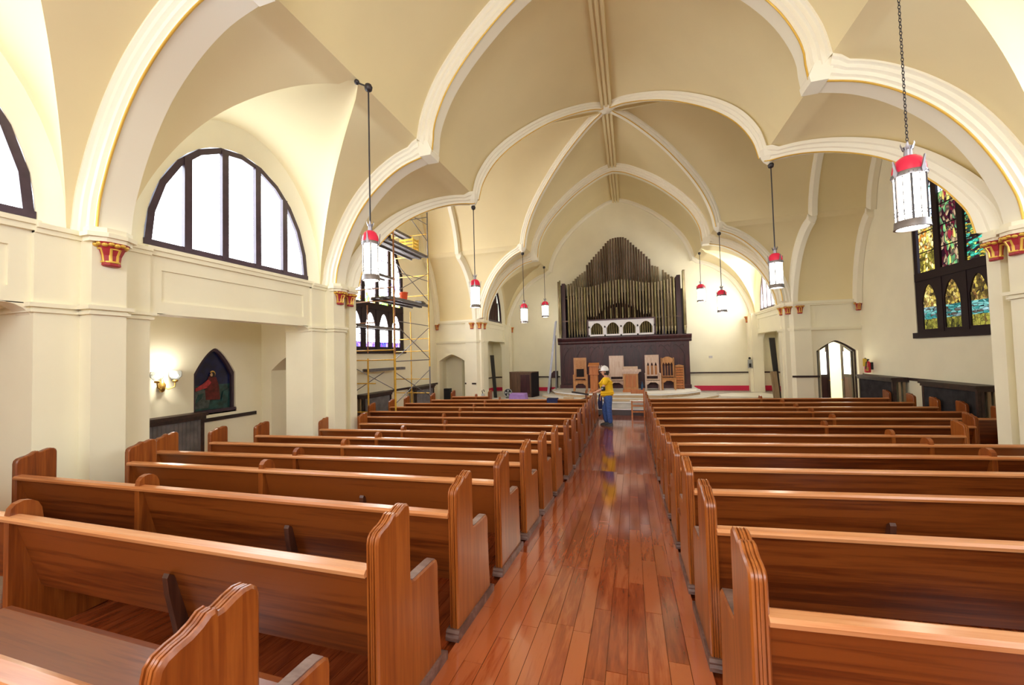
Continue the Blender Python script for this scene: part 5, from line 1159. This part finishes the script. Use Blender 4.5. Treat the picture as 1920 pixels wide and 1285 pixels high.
hs(MB().loft([[(-.145+.112*math.cos(a), .086*math.sin(a), z) for a in [(-100+200*i/10)*PI/180 for i in range(11)]] for z in (1.57, 1.63, 1.70, 1.73)], closed=False, caps=False)).build('hair', M['hair'], man, 80)
hat = MB(); hat.lathe([(.124, 0), (.124, .02), (.117, .06), (.094, .105), (.052, .135), (.008, .143)], (-.15, 0, 1.695), 18)
hat.prism([(-.15, .0), (-.12, .06), (-.02, .09), (-.02, -.09), (-.12, -.06)], lambda u, v, q: (-.17+u, v*1.05, q), 1.692, 1.704)
hat.path([(-.262, 0, 1.745), (-.235, 0, 1.80), (-.18, 0, 1.838), (-.12, 0, 1.838), (-.065, 0, 1.80), (-.04, 0, 1.745)], .012, 6)
hs(hat).build('hard_hat', M['hat'], man, 50)
MB().lathe([(.058, -.06), (.066, -.03), (.066, .03), (.056, .06), (.04, .06), (.04, -.06)], (-.145, -.235, 1.14), 12).build('elbow_pad', M['black'], man, 40)
MB().ball((-.16, -.29, 1.14), .03, 8, (1, .5, 1)).build('elbow_cap', M['grey'], man, 60)
def hand(p, d, sgn):
    p = Vector(p); d = Vector(d).normalized(); up = Vector((0, 0, 1)); lat = d.cross(up).normalized(); up = lat.cross(d)
    pts = [p, p+d*.07]; ed = [(0, 1)]; rd = [(.026, .022), (.034, .016)]
    for k, (o_, ln) in enumerate(((-.028, .06), (-.010, .07), (.009, .066), (.027, .052))):
        i0 = len(pts); b0 = p+d*.085+lat*o_
        pts += [b0, b0+d*ln*.5-up*.012, b0+d*ln*.8-up*.035]; ed += [(1, i0), (i0, i0+1), (i0+1, i0+2)]; rd += [.0105, .0095, .008]
    i0 = len(pts); b0 = p+d*.03+lat*.035*sgn
    pts += [b0, b0+d*.03+lat*.018*sgn-up*.012, b0+d*.055+lat*.012*sgn-up*.03]; ed += [(0, i0), (i0, i0+1), (i0+1, i0+2)]; rd += [.013, .011, .009]
    return skin('hand', [tuple(q) for q in pts], ed, rd, M['skin'], man, 1)
hand((-.44, -.19, 1.012), (-1, .02, .0), 1); hand((-.255, .23, .86), (-.25, 0, -1), -1)
tag(MB().loft([[(-.32, -.09, .0), (.18, -.09, -.075), (.18, .10, -.075), (-.32, .10, .0)], [(-.32, -.09, .035), (.18, -.09, -.04), (.18, .10, -.04), (-.32, .10, .035)]]).build('flat_black_case', M['black'], None, None, (-1.0, 12.10, .405)), 'flat black case gripped by the man in yellow and resting on pew ends', 'case')
tag(MB().loft([[(-.05, -.04, 0), (.06, -.05, 0), (.07, .05, 0), (-.04, .05, 0)], [(-.07, -.05, .2), (.08, -.05, .22), (.07, .06, .22), (-.06, .06, .2)], [(-.03, -.04, .46), (.05, -.04, .48), (.05, .04, .48), (-.03, .04, .46)]]).build('dangling_jacket', M['navy'], None, 60, (-.53, 12.66, -.16)), 'dark navy jacket dangling from the far hand of the man in yellow', 'jacket')
